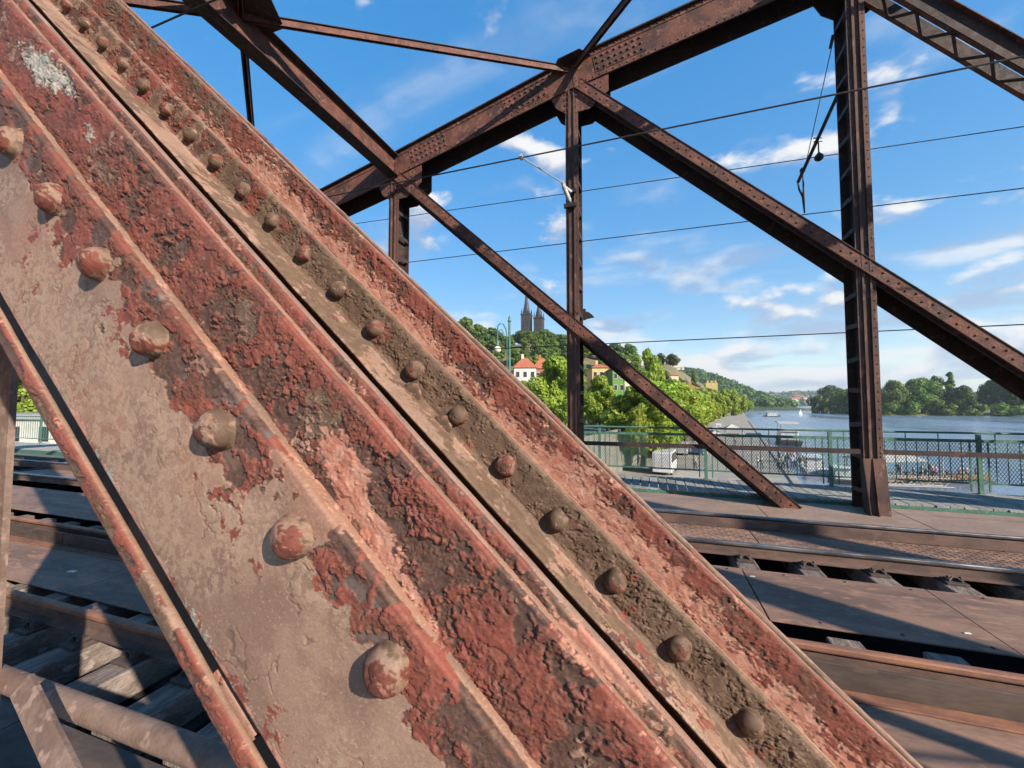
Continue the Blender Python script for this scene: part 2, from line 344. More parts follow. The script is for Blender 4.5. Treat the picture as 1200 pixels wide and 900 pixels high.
# hills
def fbm(x, y, seed=0, oct=4):
    r = np.random.default_rng(seed); out = np.zeros_like(x); amp = 1.0; tot = 0
    for o in range(oct):
        ph = r.uniform(0, 6.28, 6); an = r.uniform(0, 6.28, 3)
        for k in range(3): out += amp * np.sin((x * np.cos(an[k]) + y * np.sin(an[k])) * 2 ** o + ph[k]) / 3
        tot += amp; amp *= 0.55
    return out / tot
def terrain(name, x0, x1, y0, y1, nx, ny, fz, mat, label=None):
    xs, ys = np.linspace(x0, x1, nx), np.linspace(y0, y1, ny); X, Y = np.meshgrid(xs, ys); Z = fz(X, Y)
    mb = MB(); mb.v = list(zip(X.ravel().tolist(), Y.ravel().tolist(), Z.ravel().tolist()))
    mb.f = [(j * nx + i, j * nx + i + 1, (j + 1) * nx + i + 1, (j + 1) * nx + i) for j in range(ny - 1) for i in range(nx - 1)]
    o = mb.build(name, mat, smooth=True); tag(o, label, None, None, 'structure'); return o
def hill_z(X, Y):
    X = np.asarray(X, float); Y = np.asarray(Y, float)
    # plateau of the castle hill: its shoulder falls towards the river at the right
    ridge = np.clip((Y - 175) / 130, 0, 1); ridge = ridge * ridge * (3 - 2 * ridge)
    edge = 6 + 0.176 * Y - 21.5                         # cliff foot on the river side
    side = np.clip((edge - X) / 26, 0, 1); side = side * side * (3 - 2 * side)
    back = np.clip((720 - Y) / 160, 0, 1); lift = np.clip((-6 - X) / 80, 0, 1)
    h = (31 + 20 * lift) * ridge * side * back
    rough = 2.2 * fbm(X / 40, Y / 40, 3) + 1.6 * np.abs(fbm(X / 7, Y / 9, 13))
    return np.where(X > edge + 0.5, -13.6, STREET - 0.6 + h + rough * np.clip(h / 8, 0, 1))
terrain('hill', -520, 120, 150, 730, 190, 120, hill_z, 'cliff', 'castle hill with bare brown slope above the river')
def far_z(X, Y):
    # wooded ridge on the left bank farther upstream
    c = 330 + 0.10 * (Y - 1100); d = np.clip((c - X) / 260, 0, 1); d = d * d * (3 - 2 * d)
    r = np.clip((Y - 700) / 350, 0, 1) * np.clip((2100 - Y) / 500, 0, 1)
    return -12 + 86 * d * r * (1 + 0.14 * fbm(X / 130, Y / 130, 5))
FARH = terrain('wooded_hill', -700, 420, 690, 2100, 70, 80, far_z, 'far_woodland', 'far green hill on the left bank')
def far2_z(X, Y): return -12 + 105 * np.clip((Y - 1900) / 1600, 0, 1) * (0.75 + 0.25 * fbm(X / 420, Y / 420, 9))
terrain('far_hills', -1500, 4200, 1850, 5200, 70, 40, far2_z, 'far_woodland', 'blue green hills at the end of the river')
def isl_z(X, Y):
    e = np.clip((Y - (455 + 0.10 * (X - 250))) / 14, 0, 1); w = np.clip((X - (176 + 0.12 * (Y - 440))) / 25, 0, 1)
    return WATER - 1.2 + 3.2 * np.minimum(e, w) * (1 + 0.2 * fbm(X / 30, Y / 30, 4))
terrain('island', 150, 1400, 420, 900, 90, 50, isl_z, 'hill_grass', 'grassy river island on the right')
# the woods on the far hills read as one mass
def clump_cloud(centres, radii, per, leaf, flat=0.75):
    C = np.repeat(np.asarray(centres, float), per, 0); r = np.repeat(np.asarray(radii, float), per)
    d = RNG.normal(size=C.shape); d /= np.linalg.norm(d, axis=1)[:, None]
    p = C + d * (r * RNG.uniform(0.72, 1.05, len(r)))[:, None] * np.array([1, 1, flat])
    n = d + RNG.normal(size=d.shape) * 0.45; n /= np.linalg.norm(n, axis=1)[:, None]
    a = np.cross(n, RNG.normal(size=n.shape)); a /= np.linalg.norm(a, axis=1)[:, None]; b = np.cross(n, a)
    s = (leaf * RNG.uniform(0.6, 1.35, len(r)))[:, None]
    v = np.stack([p - a * s, p - b * s * 0.7 + n * s * 0.15, p + a * s, p + b * s * 0.7 + n * s * 0.15], 1).reshape(-1, 3)
    return v
def leaf_mesh(name, v, mat):
    n = len(v) // 4; me = bpy.data.meshes.new(name)
    me.vertices.add(len(v)); me.vertices.foreach_set('co', v.ravel().astype(np.float32))
    me.loops.add(4 * n); me.loops.foreach_set('vertex_index', np.arange(4 * n, dtype=np.int32))
    me.polygons.add(n); me.polygons.foreach_set('loop_start', np.arange(0, 4 * n, 4, dtype=np.int32))
    at = me.attributes.new('leaf', 'FLOAT', 'POINT'); at.data.foreach_set('value', np.repeat(RNG.random(n), 4).astype(np.float32))
    me.update(); me.validate(); me.materials.append(MATS[mat]); return me
def wood(name, pts, rad, per, leaf, mat, label):
    o = bpy.data.objects.new(name, leaf_mesh(name, clump_cloud(pts, rad, per, leaf), mat)); COL.objects.link(o); tag(o, label, None, None, 'stuff')
pts = []
while len(pts) < 1500:
    x, y = random.uniform(-100, 420), random.uniform(760, 1500); z = float(far_z(np.array(x), np.array(y)))
    if z > -6: pts.append((x, y, z + 4))
wood('hillside_wood', pts, [random.uniform(7, 13) for _ in pts], 34, 3.4, 'leaf_dark', 'dense green wood covering the far hillside')
pts = []
while len(pts) < 500:
    x, y = random.uniform(500, 1700), random.uniform(1950, 3600); pts.append((x, y, float(far2_z(np.array(x), np.array(y))) + 5))
wood('distant_wood', pts, [random.uniform(12, 26) for _ in pts], 16, 9, 'leaf_dark', 'distant blue green wood at the end of the river')

# ================================================================== BRIDGE DECK
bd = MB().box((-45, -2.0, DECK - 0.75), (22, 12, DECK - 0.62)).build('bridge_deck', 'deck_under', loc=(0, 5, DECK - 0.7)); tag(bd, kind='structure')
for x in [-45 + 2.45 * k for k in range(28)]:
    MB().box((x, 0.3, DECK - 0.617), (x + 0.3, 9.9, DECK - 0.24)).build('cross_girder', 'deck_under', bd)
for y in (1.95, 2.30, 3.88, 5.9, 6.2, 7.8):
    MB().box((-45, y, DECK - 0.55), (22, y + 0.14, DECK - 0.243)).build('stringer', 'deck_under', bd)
def plates(y0, y1, z, x0, step, n, mat, name='deck_plate', gap=0.012, th=0.012, chk=False):
    for k in range(n):
        xa = x0 + k * step; ya = y0
        mb = MB().box((xa + gap / 2, y0, z - th), (xa + step - gap / 2, y1, z + random.uniform(-0.002, 0.003)))
        o = mb.build(name, mat, bd, bevel=0.004)
        if chk and -3 < xa < 12:
            r = MB()
            for i in range(int(step / 0.085)):
                for j in range(int((y1 - y0) / 0.085)):
                    cx, cyy = xa + 0.05 + i * 0.085, y0 + 0.04 + j * 0.085; a = 0.7 if (i + j) % 2 else -0.7
                    r.beam((cx - 0.022 * math.cos(a), cyy - 0.022 * math.sin(a), z + 0.004), (cx + 0.022 * math.cos(a), cyy + 0.022 * math.sin(a), z + 0.004), 0.010, 0.005)
            ro = r.build('tread_ribs', mat, o); ro['kind'] = 'stuff'
plates(4.45, 5.71, DECK + 0.03, -18.35, 1.76, 20, 'deck_plate')                     # walkway between the tracks
plates(6.44, 7.58, DECK + 0.0, -17.9, 1.76, 20, 'deck_plate', 'tread_plate', chk=True)  # between the far rails
plates(2.72, 3.56, DECK + 0.0, -18.6, 1.8, 20, 'deck_plate', 'tread_plate')              # between the near rails
plates(7.98, 9.92, DECK + 0.012, -19.2, 2.35, 15, 'deck_tan', 'chord_cover')             # lower chord of the far truss
plates(0.95, 1.66, DECK - 0.02, -18.6, 2.1, 17, 'deck_dark', 'deck_plate')  # near walkway plates, their shade put into the darker colour
for y in (3.585,):
    for k in range(12):
        MB().box((-20 + k * 3.0, y, DECK - 0.005), (-17.01 + k * 3.0, y + 0.022, DECK + 0.18)).build('guard_plate', 'deck_dark', bd, bevel=0.004)
        MB().box((-20 + k * 3.0, y - 0.11, DECK + 0.003), (-17.01 + k * 3.0, y - 0.003, DECK + 0.016)).build('guard_foot', 'rail_rust', bd, bevel=0.003)
# rivet heads and bolts on plates
for k in range(34):
    x = -8 + k * 0.59
    for y in (4.53, 5.63):
        if -2 < x < 9: MB().lathe((x, y, DECK + 0.033), [(0.016, 0), (0.014, 0.006), (0.006, 0.01)], 8).build('bolt_head', 'clip_iron', bd)
# sleepers, each a timber of its own with its fastenings
def sleeper(x, y0, y1, label, group, rails):
    r = root('sleeper', (x, (y0 + y1) / 2, DECK - 0.24), label, 'sleeper', group)
    j = random.uniform(-0.012, 0.012)
    MB().box((x - 0.125 + j, y0, DECK - 0.238), (x + 0.125 + j, y1, DECK - 0.022)).build('timber', 'sleeper_wood', r, bevel=0.012)
    for ry in rails:
        MB().box((x - 0.10, ry - 0.20, DECK - 0.021), (x + 0.10, ry + 0.20, DECK + 0.008)).build('base_plate', 'clip_iron', r, bevel=0.005)
        for s in (-1, 1):
            c = MB()
            for dx in (-0.055, 0.055):
                c.lathe((x + dx, ry + s * 0.125, DECK + 0.008), [(0.026, 0), (0.026, 0.028), (0.016, 0.03), (0.016, 0.055), (0.006, 0.06)], 6)
            c.beam((x - 0.075, ry + s * 0.098, DECK + 0.028), (x + 0.075, ry + s * 0.098, DECK + 0.028), 0.045, 0.026)
            c.tube([(x - 0.06, ry + s * 0.15, DECK + 0.02), (x - 0.02, ry + s * 0.13, DECK + 0.055), (x + 0.02, ry + s * 0.13, DECK + 0.055), (x + 0.06, ry + s * 0.15, DECK + 0.02)], 0.011, 6)
            c.build('rail_clip', 'clip_iron', r)
RY = {'far_outer': 7.76, 'far_inner': 6.26, 'near_inner': 3.84, 'near_outer': 2.34}
for k in range(-6, 12):
    sleeper(1.13 + 0.705 * k, 5.72, 8.3, ('first', 'second', 'third', 'fourth', 'fifth')[k] + ' sleeper end with iron clips right of the diagonal, behind the walkway plates' if 0 <= k < 5 else 'worn wooden sleeper of the far track away from the clips in view', 'sleepers of the far track', (6.26, 7.76))
for k in range(-13, 9):
    sleeper(-3.28 + 0.69 * k, 1.70, 4.42, ('rightmost', 'second', 'third', 'fourth', 'fifth')[-k] + ' open sleeper of the near track, counted leftwards from the diagonal' if -5 < k <= 0 else 'worn wooden sleeper of the near track away from the open gap', 'sleepers of the near track', (2.34, 3.84))
def rail(y, label, head, side):
    r = root('rail', (0, y, DECK + 0.01), label, 'rail', 'running rails'); z = DECK + 0.01; L0, L1 = -44, 21
    def ext(prof, name, mat):
        MB().prism([(L0, y + a, z + b) for a, b in prof], (L1 - L0, 0, 0)).build(name, mat, r)
    ext([(-0.07, 0), (0.07, 0), (0.07, 0.012), (0.014, 0.032), (0.010, 0.124), (-0.010, 0.124), (-0.014, 0.032), (-0.07, 0.012)], 'web_and_foot', side)
    ext([(-0.033, 0.1245), (0.033, 0.1245), (0.036, 0.135), (0.035, 0.158), (0.028, 0.168), (0.012, 0.172), (-0.012, 0.172), (-0.028, 0.168), (-0.035, 0.158), (-0.036, 0.135)], 'head', head)
rail(7.76, 'farthest rail, along the tan plates at the foot of the far truss', 'rail_head', 'rail_side')
rail(6.26, 'rail with iron clips beside the black gaps behind the walkway plates', 'rail_head', 'rail_side')
rail(3.84, 'orange rusty rail in front of the walkway plates', 'rail_rust', 'rail_side')
rail(2.34, 'nearest rail, lying on the open sleepers below the diagonal', 'rail_rust', 'rail_side')
# guard timber/plate beside the far outer rail
MB().box((-44, 7.60, DECK - 0.004), (21, 7.63, DECK + 0.145)).build('guard_plate', 'rail_side', bd, bevel=0.004)

# litter on the plates
for x, y, px in ((1.05, 5.45, 0.03), (2.55, 4.72, 0.025), (-6.6, 3.0, 0.06), (1.0, 8.3, 0.02)):
    o = MB().prism([(x, y, DECK + 0.036), (x + px * 2, y + px * 0.3, DECK + 0.036), (x + px * 1.7, y + px, DECK + 0.036), (x + px * 0.3, y + px * 0.7, DECK + 0.036)], (0, 0, 0.006)).build('paper_scrap', 'boat_white', loc=(x, y, DECK + 0.036))
    tag(o, {1.05: 'small white scrap of paper on the walkway plate by the clips', 2.55: 'small white pebble near the front edge of the walkway plate', -6.6: 'pale scrap of paper on the plate between the near rails', 1.0: 'tiny white scrap on the tan plates'}[x], 'litter')

# ================================================================== FOOTWAY AND RAILING (far side)
fz = -1.92
fw = MB().box((-44, 9.95, fz - 0.19), (20, 10.03, fz - 0.035)).build('footway', 'green_paint', loc=(0, 10.7, fz - 0.1)); tag(fw, kind='structure')
MB().box((-44, 11.5, fz - 0.19), (20, 11.58, fz - 0.035)).build('edge_beam', 'green_paint', fw)
for k in range(95):
    x = -6.0 + k * 0.205; j = random.uniform(-0.003, 0.004)
    MB().box((x, 9.96 + random.uniform(-0.02, 0.02), fz - 0.033), (x + 0.185, 11.62, fz + j)).build('plank', 'plank_grey', fw)
m_ = MB()
for k in range(185):
    x = -6.0 - (k + 1) * 0.205; m_.box((x, 9.96, fz - 0.033), (x + 0.185, 11.62, fz))
tag(m_.build('planks', 'plank_grey', fw), kind='stuff')
nf = MB().box((-44, -1.5, fz - 0.19), (20, -1.42, fz - 0.035)).build('near_footway', 'green_paint', loc=(0, -0.6, fz - 0.1)); tag(nf, kind='structure')
m_ = MB()
for k in range(200): m_.box((-22 + k * 0.205, -1.6, fz - 0.033), (-22 + k * 0.205 + 0.185, 0.12, fz))
tag(m_.build('planks', 'plank_grey', nf), kind='stuff')

ry = 11.5
rl = root('railing', (3, ry, fz), 'green metal railing with diamond wire mesh along the far footway', 'railing')
MB().tube([(-44, ry, -0.63), (20, ry, -0.63)], 0.024, 10).build('handrail', 'green_paint', rl)
MB().box((-44, ry - 0.02, -0.83), (20, ry + 0.02, -0.765)).build('upper_rail', 'green_paint', rl)
MB().box((-44, ry - 0.018, -1.71), (20, ry + 0.018, -1.675)).build('lower_rail', 'green_paint', rl)
PX = [1.3 + 2.65 * k for k in range(-17, 7)]
for x in PX:
    p = MB(); p.box((x - 0.035, ry - 0.03, fz), (x + 0.035, ry + 0.03, -0.66)); p.box((x - 0.05, ry - 0.05, fz), (x + 0.05, ry + 0.05, fz + 0.02)); p.build('post', 'green_paint', rl)
    if -5 < x < 14:
        for s in (-0.15, 0.15): MB().box((x + s - 0.012, ry - 0.012, fz + 0.05), (x + s + 0.012, ry + 0.012, -0.832)).build('post_stay', 'green_paint', rl)
for x in PX:
    if -5 < x < 14:
        for k in range(1, 13):
            xx = x + 0.08 + k * 0.19
            if xx < x + 2.45: MB().box((xx - 0.0065, ry - 0.0065, -1.673), (xx + 0.0065, ry + 0.0065, -0.832)).build('baluster', 'green_paint', rl)
            if k % 3 == 1: MB().box((xx - 0.008, ry - 0.006, -0.763), (xx + 0.008, ry + 0.006, -0.655)).build('spacer', 'green_paint', rl)
        w = MB(); z0, z1 = -1.672, -0.834; hh = z1 - z0; sl = 0.62
        xa, xb = x + 0.04, x + 2.61
        k = xa - hh * sl
        while k < xb:
            for s in (1, -1):
                a0, b0 = (k, z0), (k + hh * sl, z1)
                if s < 0: a0, b0 = (k, z1), (k + hh * sl, z0)
                t0 = max(0.0, (xa - a0[0]) / (hh * sl)); t1 = min(1.0, (xb - a0[0]) / (hh * sl))
                if t1 - t0 > 0.02:
                    P0 = (a0[0] + t0 * hh * sl, ry + 0.012 * s, a0[1] + (b0[1] - a0[1]) * t0); P1 = (a0[0] + t1 * hh * sl, ry + 0.012 * s, a0[1] + (b0[1] - a0[1]) * t1)
                    w.beam(P0, P1, 0.007, 0.007, (0, 1, 0))
            k += 0.058
        tag(w.build('wire_mesh', 'green_paint', rl), kind='stuff')
m_ = MB()
for k in range(200): m_.box((-5 - k * 0.19, ry - 0.008, -1.673), (-5 - k * 0.19 + 0.016, ry + 0.008, -0.832))
tag(m_.build('balusters', 'green_paint', rl), kind='stuff')
# ================================================================== FAR TRUSS
YI, YO = 9.30, 9.90
ft = root('far_truss', (3.87, 9.6, DECK), 'rusty riveted truss standing across the tracks, with rising top chord', 'truss')
D43 = Vector((math.cos(R(43.0)), 0, -math.sin(R(43.0))))
def chord_seg(x0, x1, h0, h1, yi, yo, par, inner_sign, riv=True):
    z0, z1 = chord_z(x0), chord_z(x1); up = Vector((-(z1 - z0), 0, x1 - x0)).normalized()
    a, b = Vector((x0, 0, z0)), Vector((x1, 0, z1)); d = (b - a).normalized()
    def strip(y, th, lo0, hi0, lo1, hi1, name, mat):
        pts = [a + up * lo0, b + up * lo1, b + up * hi1, a + up * hi0]
        return MB().prism([(p.x, y, p.z) for p in pts], (0, th, 0)).build(name, mat, par)
    w = strip(yi, 0.02, -h0, h0, -h1, h1, 'top_chord', 'rust_paint')
    strip(yo - 0.02, 0.02, -h0 - 0.02, h0, -h1 - 0.02, h1, 'chord_web', 'rust_dark_shade')
    yl, yh = min(yi, yo) - 0.09, max(yi, yo) + 0.07
    strip(yl, yh - yl, h0 + 0.004, h0 + 0.034, h1 + 0.004, h1 + 0.034, 'chord_top_plate', 'rust_dark_shade')
    # angle along the upper and lower edge of the lit web
    for lo, hi, y, th, nm in ((h0 - 0.10, h0 - 0.003, -0.014, 0.012, 'chord_angle'), (-h0 + 0.003, -h0 + 0.10, -0.014, 0.012, 'chord_angle')):
        strip(yi + y * inner_sign if inner_sign > 0 else yi + 0.022, th, lo, hi, lo + (h1 - h0) * (1 if lo > 0 else -1), hi + (h1 - h0) * (1 if lo > 0 else -1), nm, 'rust_paint')
    if riv:
        r = MB(); L = (b - a).length; n = int(L / 0.155)
        yy = yi - 0.016 * inner_sign
        for k in range(1, n):
            p = a + d * (L * k / n)
            for off in (-h0 + 0.05, h0 - 0.05):
                q = p + up * off; r.lathe((q.x, yy, q.z), [(0.020, 0), (0.017, 0.010), (0.007, 0.016)], 6, (0, -inner_sign, 0))
        tag(r.build('rivets', 'rust_paint', par), kind='stuff')
        # splice plates with their rivet fields on both sides of a node
        for s0 in (0.55, L - 1.75):
            q0 = a + d * s0; q1 = a + d * (s0 + 1.15)
            pl = MB().prism([(p.x, yi - 0.012 * inner_sign - (0 if inner_sign > 0 else 0), p.z) for p in (q0 + up * -0.20, q1 + up * -0.20, q1 + up * 0.20, q0 + up * 0.20)], (0, 0.0105 * (1 if inner_sign > 0 else -1), 0)).build('splice_plate', 'rust_paint', par)
            rr = MB()
            for i in range(8):
                for j in range(3):
                    q = q0 + d * (0.08 + i * 0.14) + up * (-0.14 + j * 0.14); rr.lathe((q.x, yi - 0.0125 * inner_sign, q.z), [(0.036, 0), (0.030, 0.018), (0.012, 0.028)], 8, (0, -inner_sign, 0))
            tag(rr.build('rivets', 'rust_paint', pl), kind='stuff')
for x0, x1 in zip(XN, XN[1:]): chord_seg(x0, x1, 0.30 if x0 < -2 else 0.335, 0.335, YI, YO, ft, 1, riv=(-8 < x0 < 4))
def i_post(x, ztop, par, yi, yo, w=0.30, front=1):
    z0 = DECK + 0.01; xl, xr = x - w / 2, x + w / 2
    p = MB().box((xl, yi, z0), (xr, yi + 0.018, ztop)).build('post', 'rust_post', par)
    MB().box((xl, yo - 0.018, z0), (xr, yo, ztop)).build('post_flange', 'rust_dark_shade', par)
    MB().box((x - 0.012, yi + 0.02, z0), (x + 0.012, yo - 0.02, ztop)).build('post_web', 'rust_dark_shade', par)
    yf = yi if front > 0 else yo; s = -1 if front > 0 else 1
    for dx in (-0.075, 0.045):
        MB().box((x + dx, min(yf, yf + s * 0.035), z0), (x + dx + 0.03, max(yf, yf + s * 0.035) - 0.001, ztop)).build('post_angle', 'rust_post', par)
    k = z0 + 0.4; i = 0
    while k < ztop - 0.6:
        for sx in (-1, 1):
            xx = xl + 0.004 if sx < 0 else xr - 0.012
            MB().beam((xx + 0.004, yi + 0.03, k), (xx + 0.004, yo - 0.03, k + 0.03 * (1 if i % 2 else -1)), 0.09, 0.008, (1, 0, 0)).build('lacing_bar', 'rust_dark_shade', p)
        k += 0.62; i += 1
    r = MB(); k = z0 + 0.2
    while k < ztop:
        for dx in (-0.115, 0.115): r.lathe((x + dx, yf + s * 0.0005, k), [(0.014, 0), (0.012, 0.008), (0.005, 0.012)], 6, (0, s, 0))
        k += 0.17
    tag(r.build('rivets', 'rust_post', p), kind='stuff')
    return p
for x in XN[1:]: i_post(x, chord_z(x) - 0.05, ft, YI + 0.025, YO - 0.03)
# gusset plates under the chord at every node, on both webs
for x in XN[1:]:
    z = chord_z(x) - 0.31; sl = 0.25
    for y, m in ((YI + 0.0215, 'rust_paint'), (YO - 0.045, 'rust_dark_shade')):
        MB().prism([(x - 0.50, y, z - 0.50 * sl - 0.02), (x - 0.36, y, z - 0.42), (x - 0.10, y, z - 0.62), (x + 0.42, y, z - 0.60), (x + 0.86, y, z - 0.26), (x + 0.86, y, z + 0.2), (x - 0.50, y, z + 0.1)], (0, 0.016 if y < 9.5 else 0.02, 0)).build('gusset', m, ft)
    g = MB()
    for i in range(4):
        for j in range(3): g.lathe((x + 0.30 + i * 0.13, YI + 0.021, z - 0.08 - j * 0.12 + i * 0.02), [(0.022, 0), (0.018, 0.011), (0.007, 0.017)], 6, (0, -1, 0))
        for dx in (-0.11, 0.11): g.lathe((x + dx, YI - 0.012, z - 0.1 - i * 0.13), [(0.022, 0), (0.018, 0.011), (0.007, 0.017)], 6, (0, -1, 0))
    tag(g.build('rivets', 'rust_paint', ft), kind='stuff')
def far_diag(p0, p1, laced=False):
    p0, p1 = Vector(p0), Vector(p1); d = (p1 - p0).normalized(); up = Vector((-d.z, 0, d.x)) if d.x > 0 else Vector((d.z, 0, -d.x))
    L = (p1 - p0).length
    def strip(y, th, lo, hi, name, mat, par=ft, s0=0, s1=None):
        a, b = p0 + d * s0, p0 + d * (L if s1 is None else s1)
        return MB().prism([(q.x, y, q.z) for q in (a + up * lo, b + up * lo, b + up * hi, a + up * hi)], (0, th, 0)).build(name, mat, par)
    if not laced:
        dg = strip(YI - 0.004, 0.018, -0.21, 0.0, 'diagonal', 'rust_paint')
        strip(YI - 0.055, 0.050, -0.235, -0.213, 'diagonal_flange', 'rust_paint')
        strip(YI + 0.06, 0.014, -0.28, -0.02, 'diagonal_web', 'rust_dark_shade')
        strip(YO - 0.024, 0.018, -0.33, -0.0, 'diagonal_web', 'rust_dark_shade')
        strip(YI - 0.02, YO - YI + 0.02, 0.003, 0.018, 'diagonal_shade_lid', 'rust_dark_shade')  # added lid that keeps the sun off the webs below it
        r = MB(); n = int(L / 0.16)
        for k in range(n):
            q = p0 + d * (0.1 + k * 0.16) + up * (-0.07 if k % 2 else -0.13); r.lathe((q.x, YI - 0.0045, q.z), [(0.023, 0), (0.019, 0.011), (0.008, 0.018)], 6, (0, -1, 0))
        tag(r.build('rivets', 'rust_paint', dg), kind='stuff')
    else:
        dg = strip(YI - 0.004, 0.014, -0.30, 0.0, 'diagonal', 'rust_dark_shade')
        strip(YI - 0.09, 0.084, -0.012, 0.004, 'diagonal_flange', 'rust_paint')
        strip(9.75, 0.014, -0.30, 0.0, 'diagonal_web', 'rust_dark_shade')
        strip(9.663, 0.084, -0.304, -0.29, 'diagonal_flange', 'rust_paint')
        strip(YI + 0.012, 0.084, -0.304, -0.29, 'diagonal_flange', 'rust_paint')
        k = 0; s = 0.5
        while s < L - 0.5:
            a = p0 + d * s - up * 0.315; b = p0 + d * (s + 0.38) - up * 0.315
            ya, yb = (YI + 0.05, 9.72) if k % 2 else (9.72, YI + 0.05)
            MB().beam((a.x, ya, a.z), (b.x, yb, b.z), 0.06, 0.01, up).build('lacing_bar', 'rust_dark_shade', dg); s += 0.38; k += 1
far_diag((-1.45, 0, 7.62), (9.05, 0, -2.0)); far_diag((-6.35, 0, 6.26), (2.70, 0, -2.0)); far_diag((3.95, 0, 8.75), (12.6, 0, -0.9), True)
far_diag((-11.3, 0, 5.0), (-3.9, 0, -2.0)); far_diag((-16.2, 0, 3.5), (-10.4, 0, -2.0))
# splayed foot plates of the post on the deck
def post_foot(x, par):
    z0, z1 = DECK + 0.008, DECK + 1.02
    MB().prism([(x - 0.17, YI - 0.02, z1), (x + 0.16, YI - 0.02, z1), (x + 0.17, YI - 0.11, z0), (x - 0.12, YI - 0.11, z0)], (0, 0.016, 0)).build('foot_plate', 'rust_post', par)
    MB().prism([(x - 0.02, YI + 0.018, z1), (x - 0.02, YI - 0.034, z1), (x - 0.02, YI - 0.19, z0), (x - 0.02, YI + 0.018, z0)], (-0.018, 0, 0)).build('foot_plate', 'rust_post', par)
    MB().prism([(x - 0.17, YI + 0.1, z1), (x - 0.17, YI - 0.022, z1), (x - 0.14, YI - 0.17, z0), (x - 0.14, YI + 0.1, z0)], (-0.014, 0, 0)).build('foot_plate', 'rust_dark_shade', par)
for x in (-6.57, -1.67, 3.87, 9.1): post_foot(x, ft)
# brown guard bar fixed to the posts of the far truss
gb = root('guard_bar', (2, YI, -0.89), 'brown flat guard bar bolted across the posts of the far truss', 'guard bar')
for x0, x1 in zip(XN, XN[1:]):
    MB().box((x0 + 0.008, YI + 0.045, -0.935), (x1 - 0.008, YI + 0.057, -0.845)).build('bar', 'rust_dark_shade', gb)
    MB().lathe((x0 + 0.1, YI + 0.02, -0.89), [(0.03, 0), (0.03, 0.02), (0.012, 0.03)], 8, (0, -1, 0)).build('bolt', 'rust_post', gb)

# ================================================================== NEAR TRUSS
NYO, NYI = 0.30, 0.80
nt_ = root('near_truss', (-2.24, 0.55, DECK), 'rusty riveted truss right before the eye, its thick peeling diagonal crossing the view', 'truss')
for x0, x1 in zip(XN, XN[1:]): chord_seg(x0, x1, 0.30, 0.335, NYI, NYO + 0.02, nt_, -1, riv=False)
for x in (-21.3, -16.4, -11.5, -6.57, 3.87, 9.1, 14.3): i_post(x, chord_z(x) - 0.05, nt_, NYO, NYI, front=-1)
i_post(-2.26, chord_z(-2.26) - 0.05, nt_, NYO, NYI + 0.0, 0.34, front=-1)
for o_ in nt_.children:
    if o_.name.startswith(('post', 'lacing')) and abs(o_.data.vertices[0].co.x) < 0.4: o_.data.materials[0] = MATS['guard_bar']  # sunlit look of the left post put in by a lighter colour
EL = R(43.02); DN = Vector((math.cos(EL), 0, -math.sin(EL))); NN = Vector((math.sin(EL), 0, math.cos(EL)))
def near_other(p0, p1):
    p0, p1 = Vector(p0), Vector(p1)
    for y in (NYO + 0.01, NYI - 0.03):
        MB().beam((p0.x, y, p0.z), (p1.x, y, p1.z), 0.02, 0.30, (0, 0, 1)).build('diagonal', 'rust_paint', nt_)
    d = (p1 - p0).normalized(); L = (p1 - p0).length; k = 0; s = 0.3
    while s < L - 0.6:
        a, b = p0 + d * s, p0 + d * (s + 0.4)
        ya, yb = (NYO + 0.04, NYI - 0.05) if k % 2 else (NYI - 0.05, NYO + 0.04)
        MB().beam((a.x, ya, a.z + 0.14), (b.x, yb, b.z + 0.14), 0.06, 0.01).build('lacing_bar', 'rust_dark_shade', nt_); s += 0.4; k += 1
near_other((-1.5, 0, 7.6), (8.9, 0, -2.0)); near_other((-11.3, 0, 5.0), (-3.9, 0, -2.0)); near_other((-16.2, 0, 3.5), (-10.4, 0, -2.0))

# the near diagonal: local frame x = t along it, y = depth away from the eye, z = n across it
nd = bpy.data.objects.new('diagonal', None); COL.objects.link(nd); nd.parent = nt_
nd.location = -wl(nt_); nd.rotation_euler = (0, EL, 0); nd['label'] = 'huge rust red and tan diagonal with peeling paint and button rivets'
def vn(t, n, ft_, fn, seed, oct=4, gain=0.5):
    """smooth 2-D value noise, about 0..1"""
    t = np.asarray(t, np.float32); n = np.asarray(n, np.float32)
    out = np.zeros(np.broadcast(t, n).shape, np.float32); amp = 1.0; tot = 0; r = np.random.default_rng(seed)
    for o in range(oct):
        tab = r.random((128, 128)).astype(np.float32); x = t * (ft_ * 2 ** o) + 37.3; y = n * (fn * 2 ** o) + 29.1
        xi, yi = np.floor(x).astype(np.int32), np.floor(y).astype(np.int32); fx, fy = x - xi, y - yi; fx = fx * fx * (3 - 2 * fx); fy = fy * fy * (3 - 2 * fy)
        x0, x1, y0, y1 = xi & 127, (xi + 1) & 127, yi & 127, (yi + 1) & 127
        out += amp * ((tab[x0, y0] * (1 - fx) + tab[x1, y0] * fx) * (1 - fy) + (tab[x0, y1] * (1 - fx) + tab[x1, y1] * fx) * fy); tot += amp; amp *= gain
    return out / tot
def flat(x, k=1.9): return np.clip((x - 0.5) * k + 0.5, 0, 1)
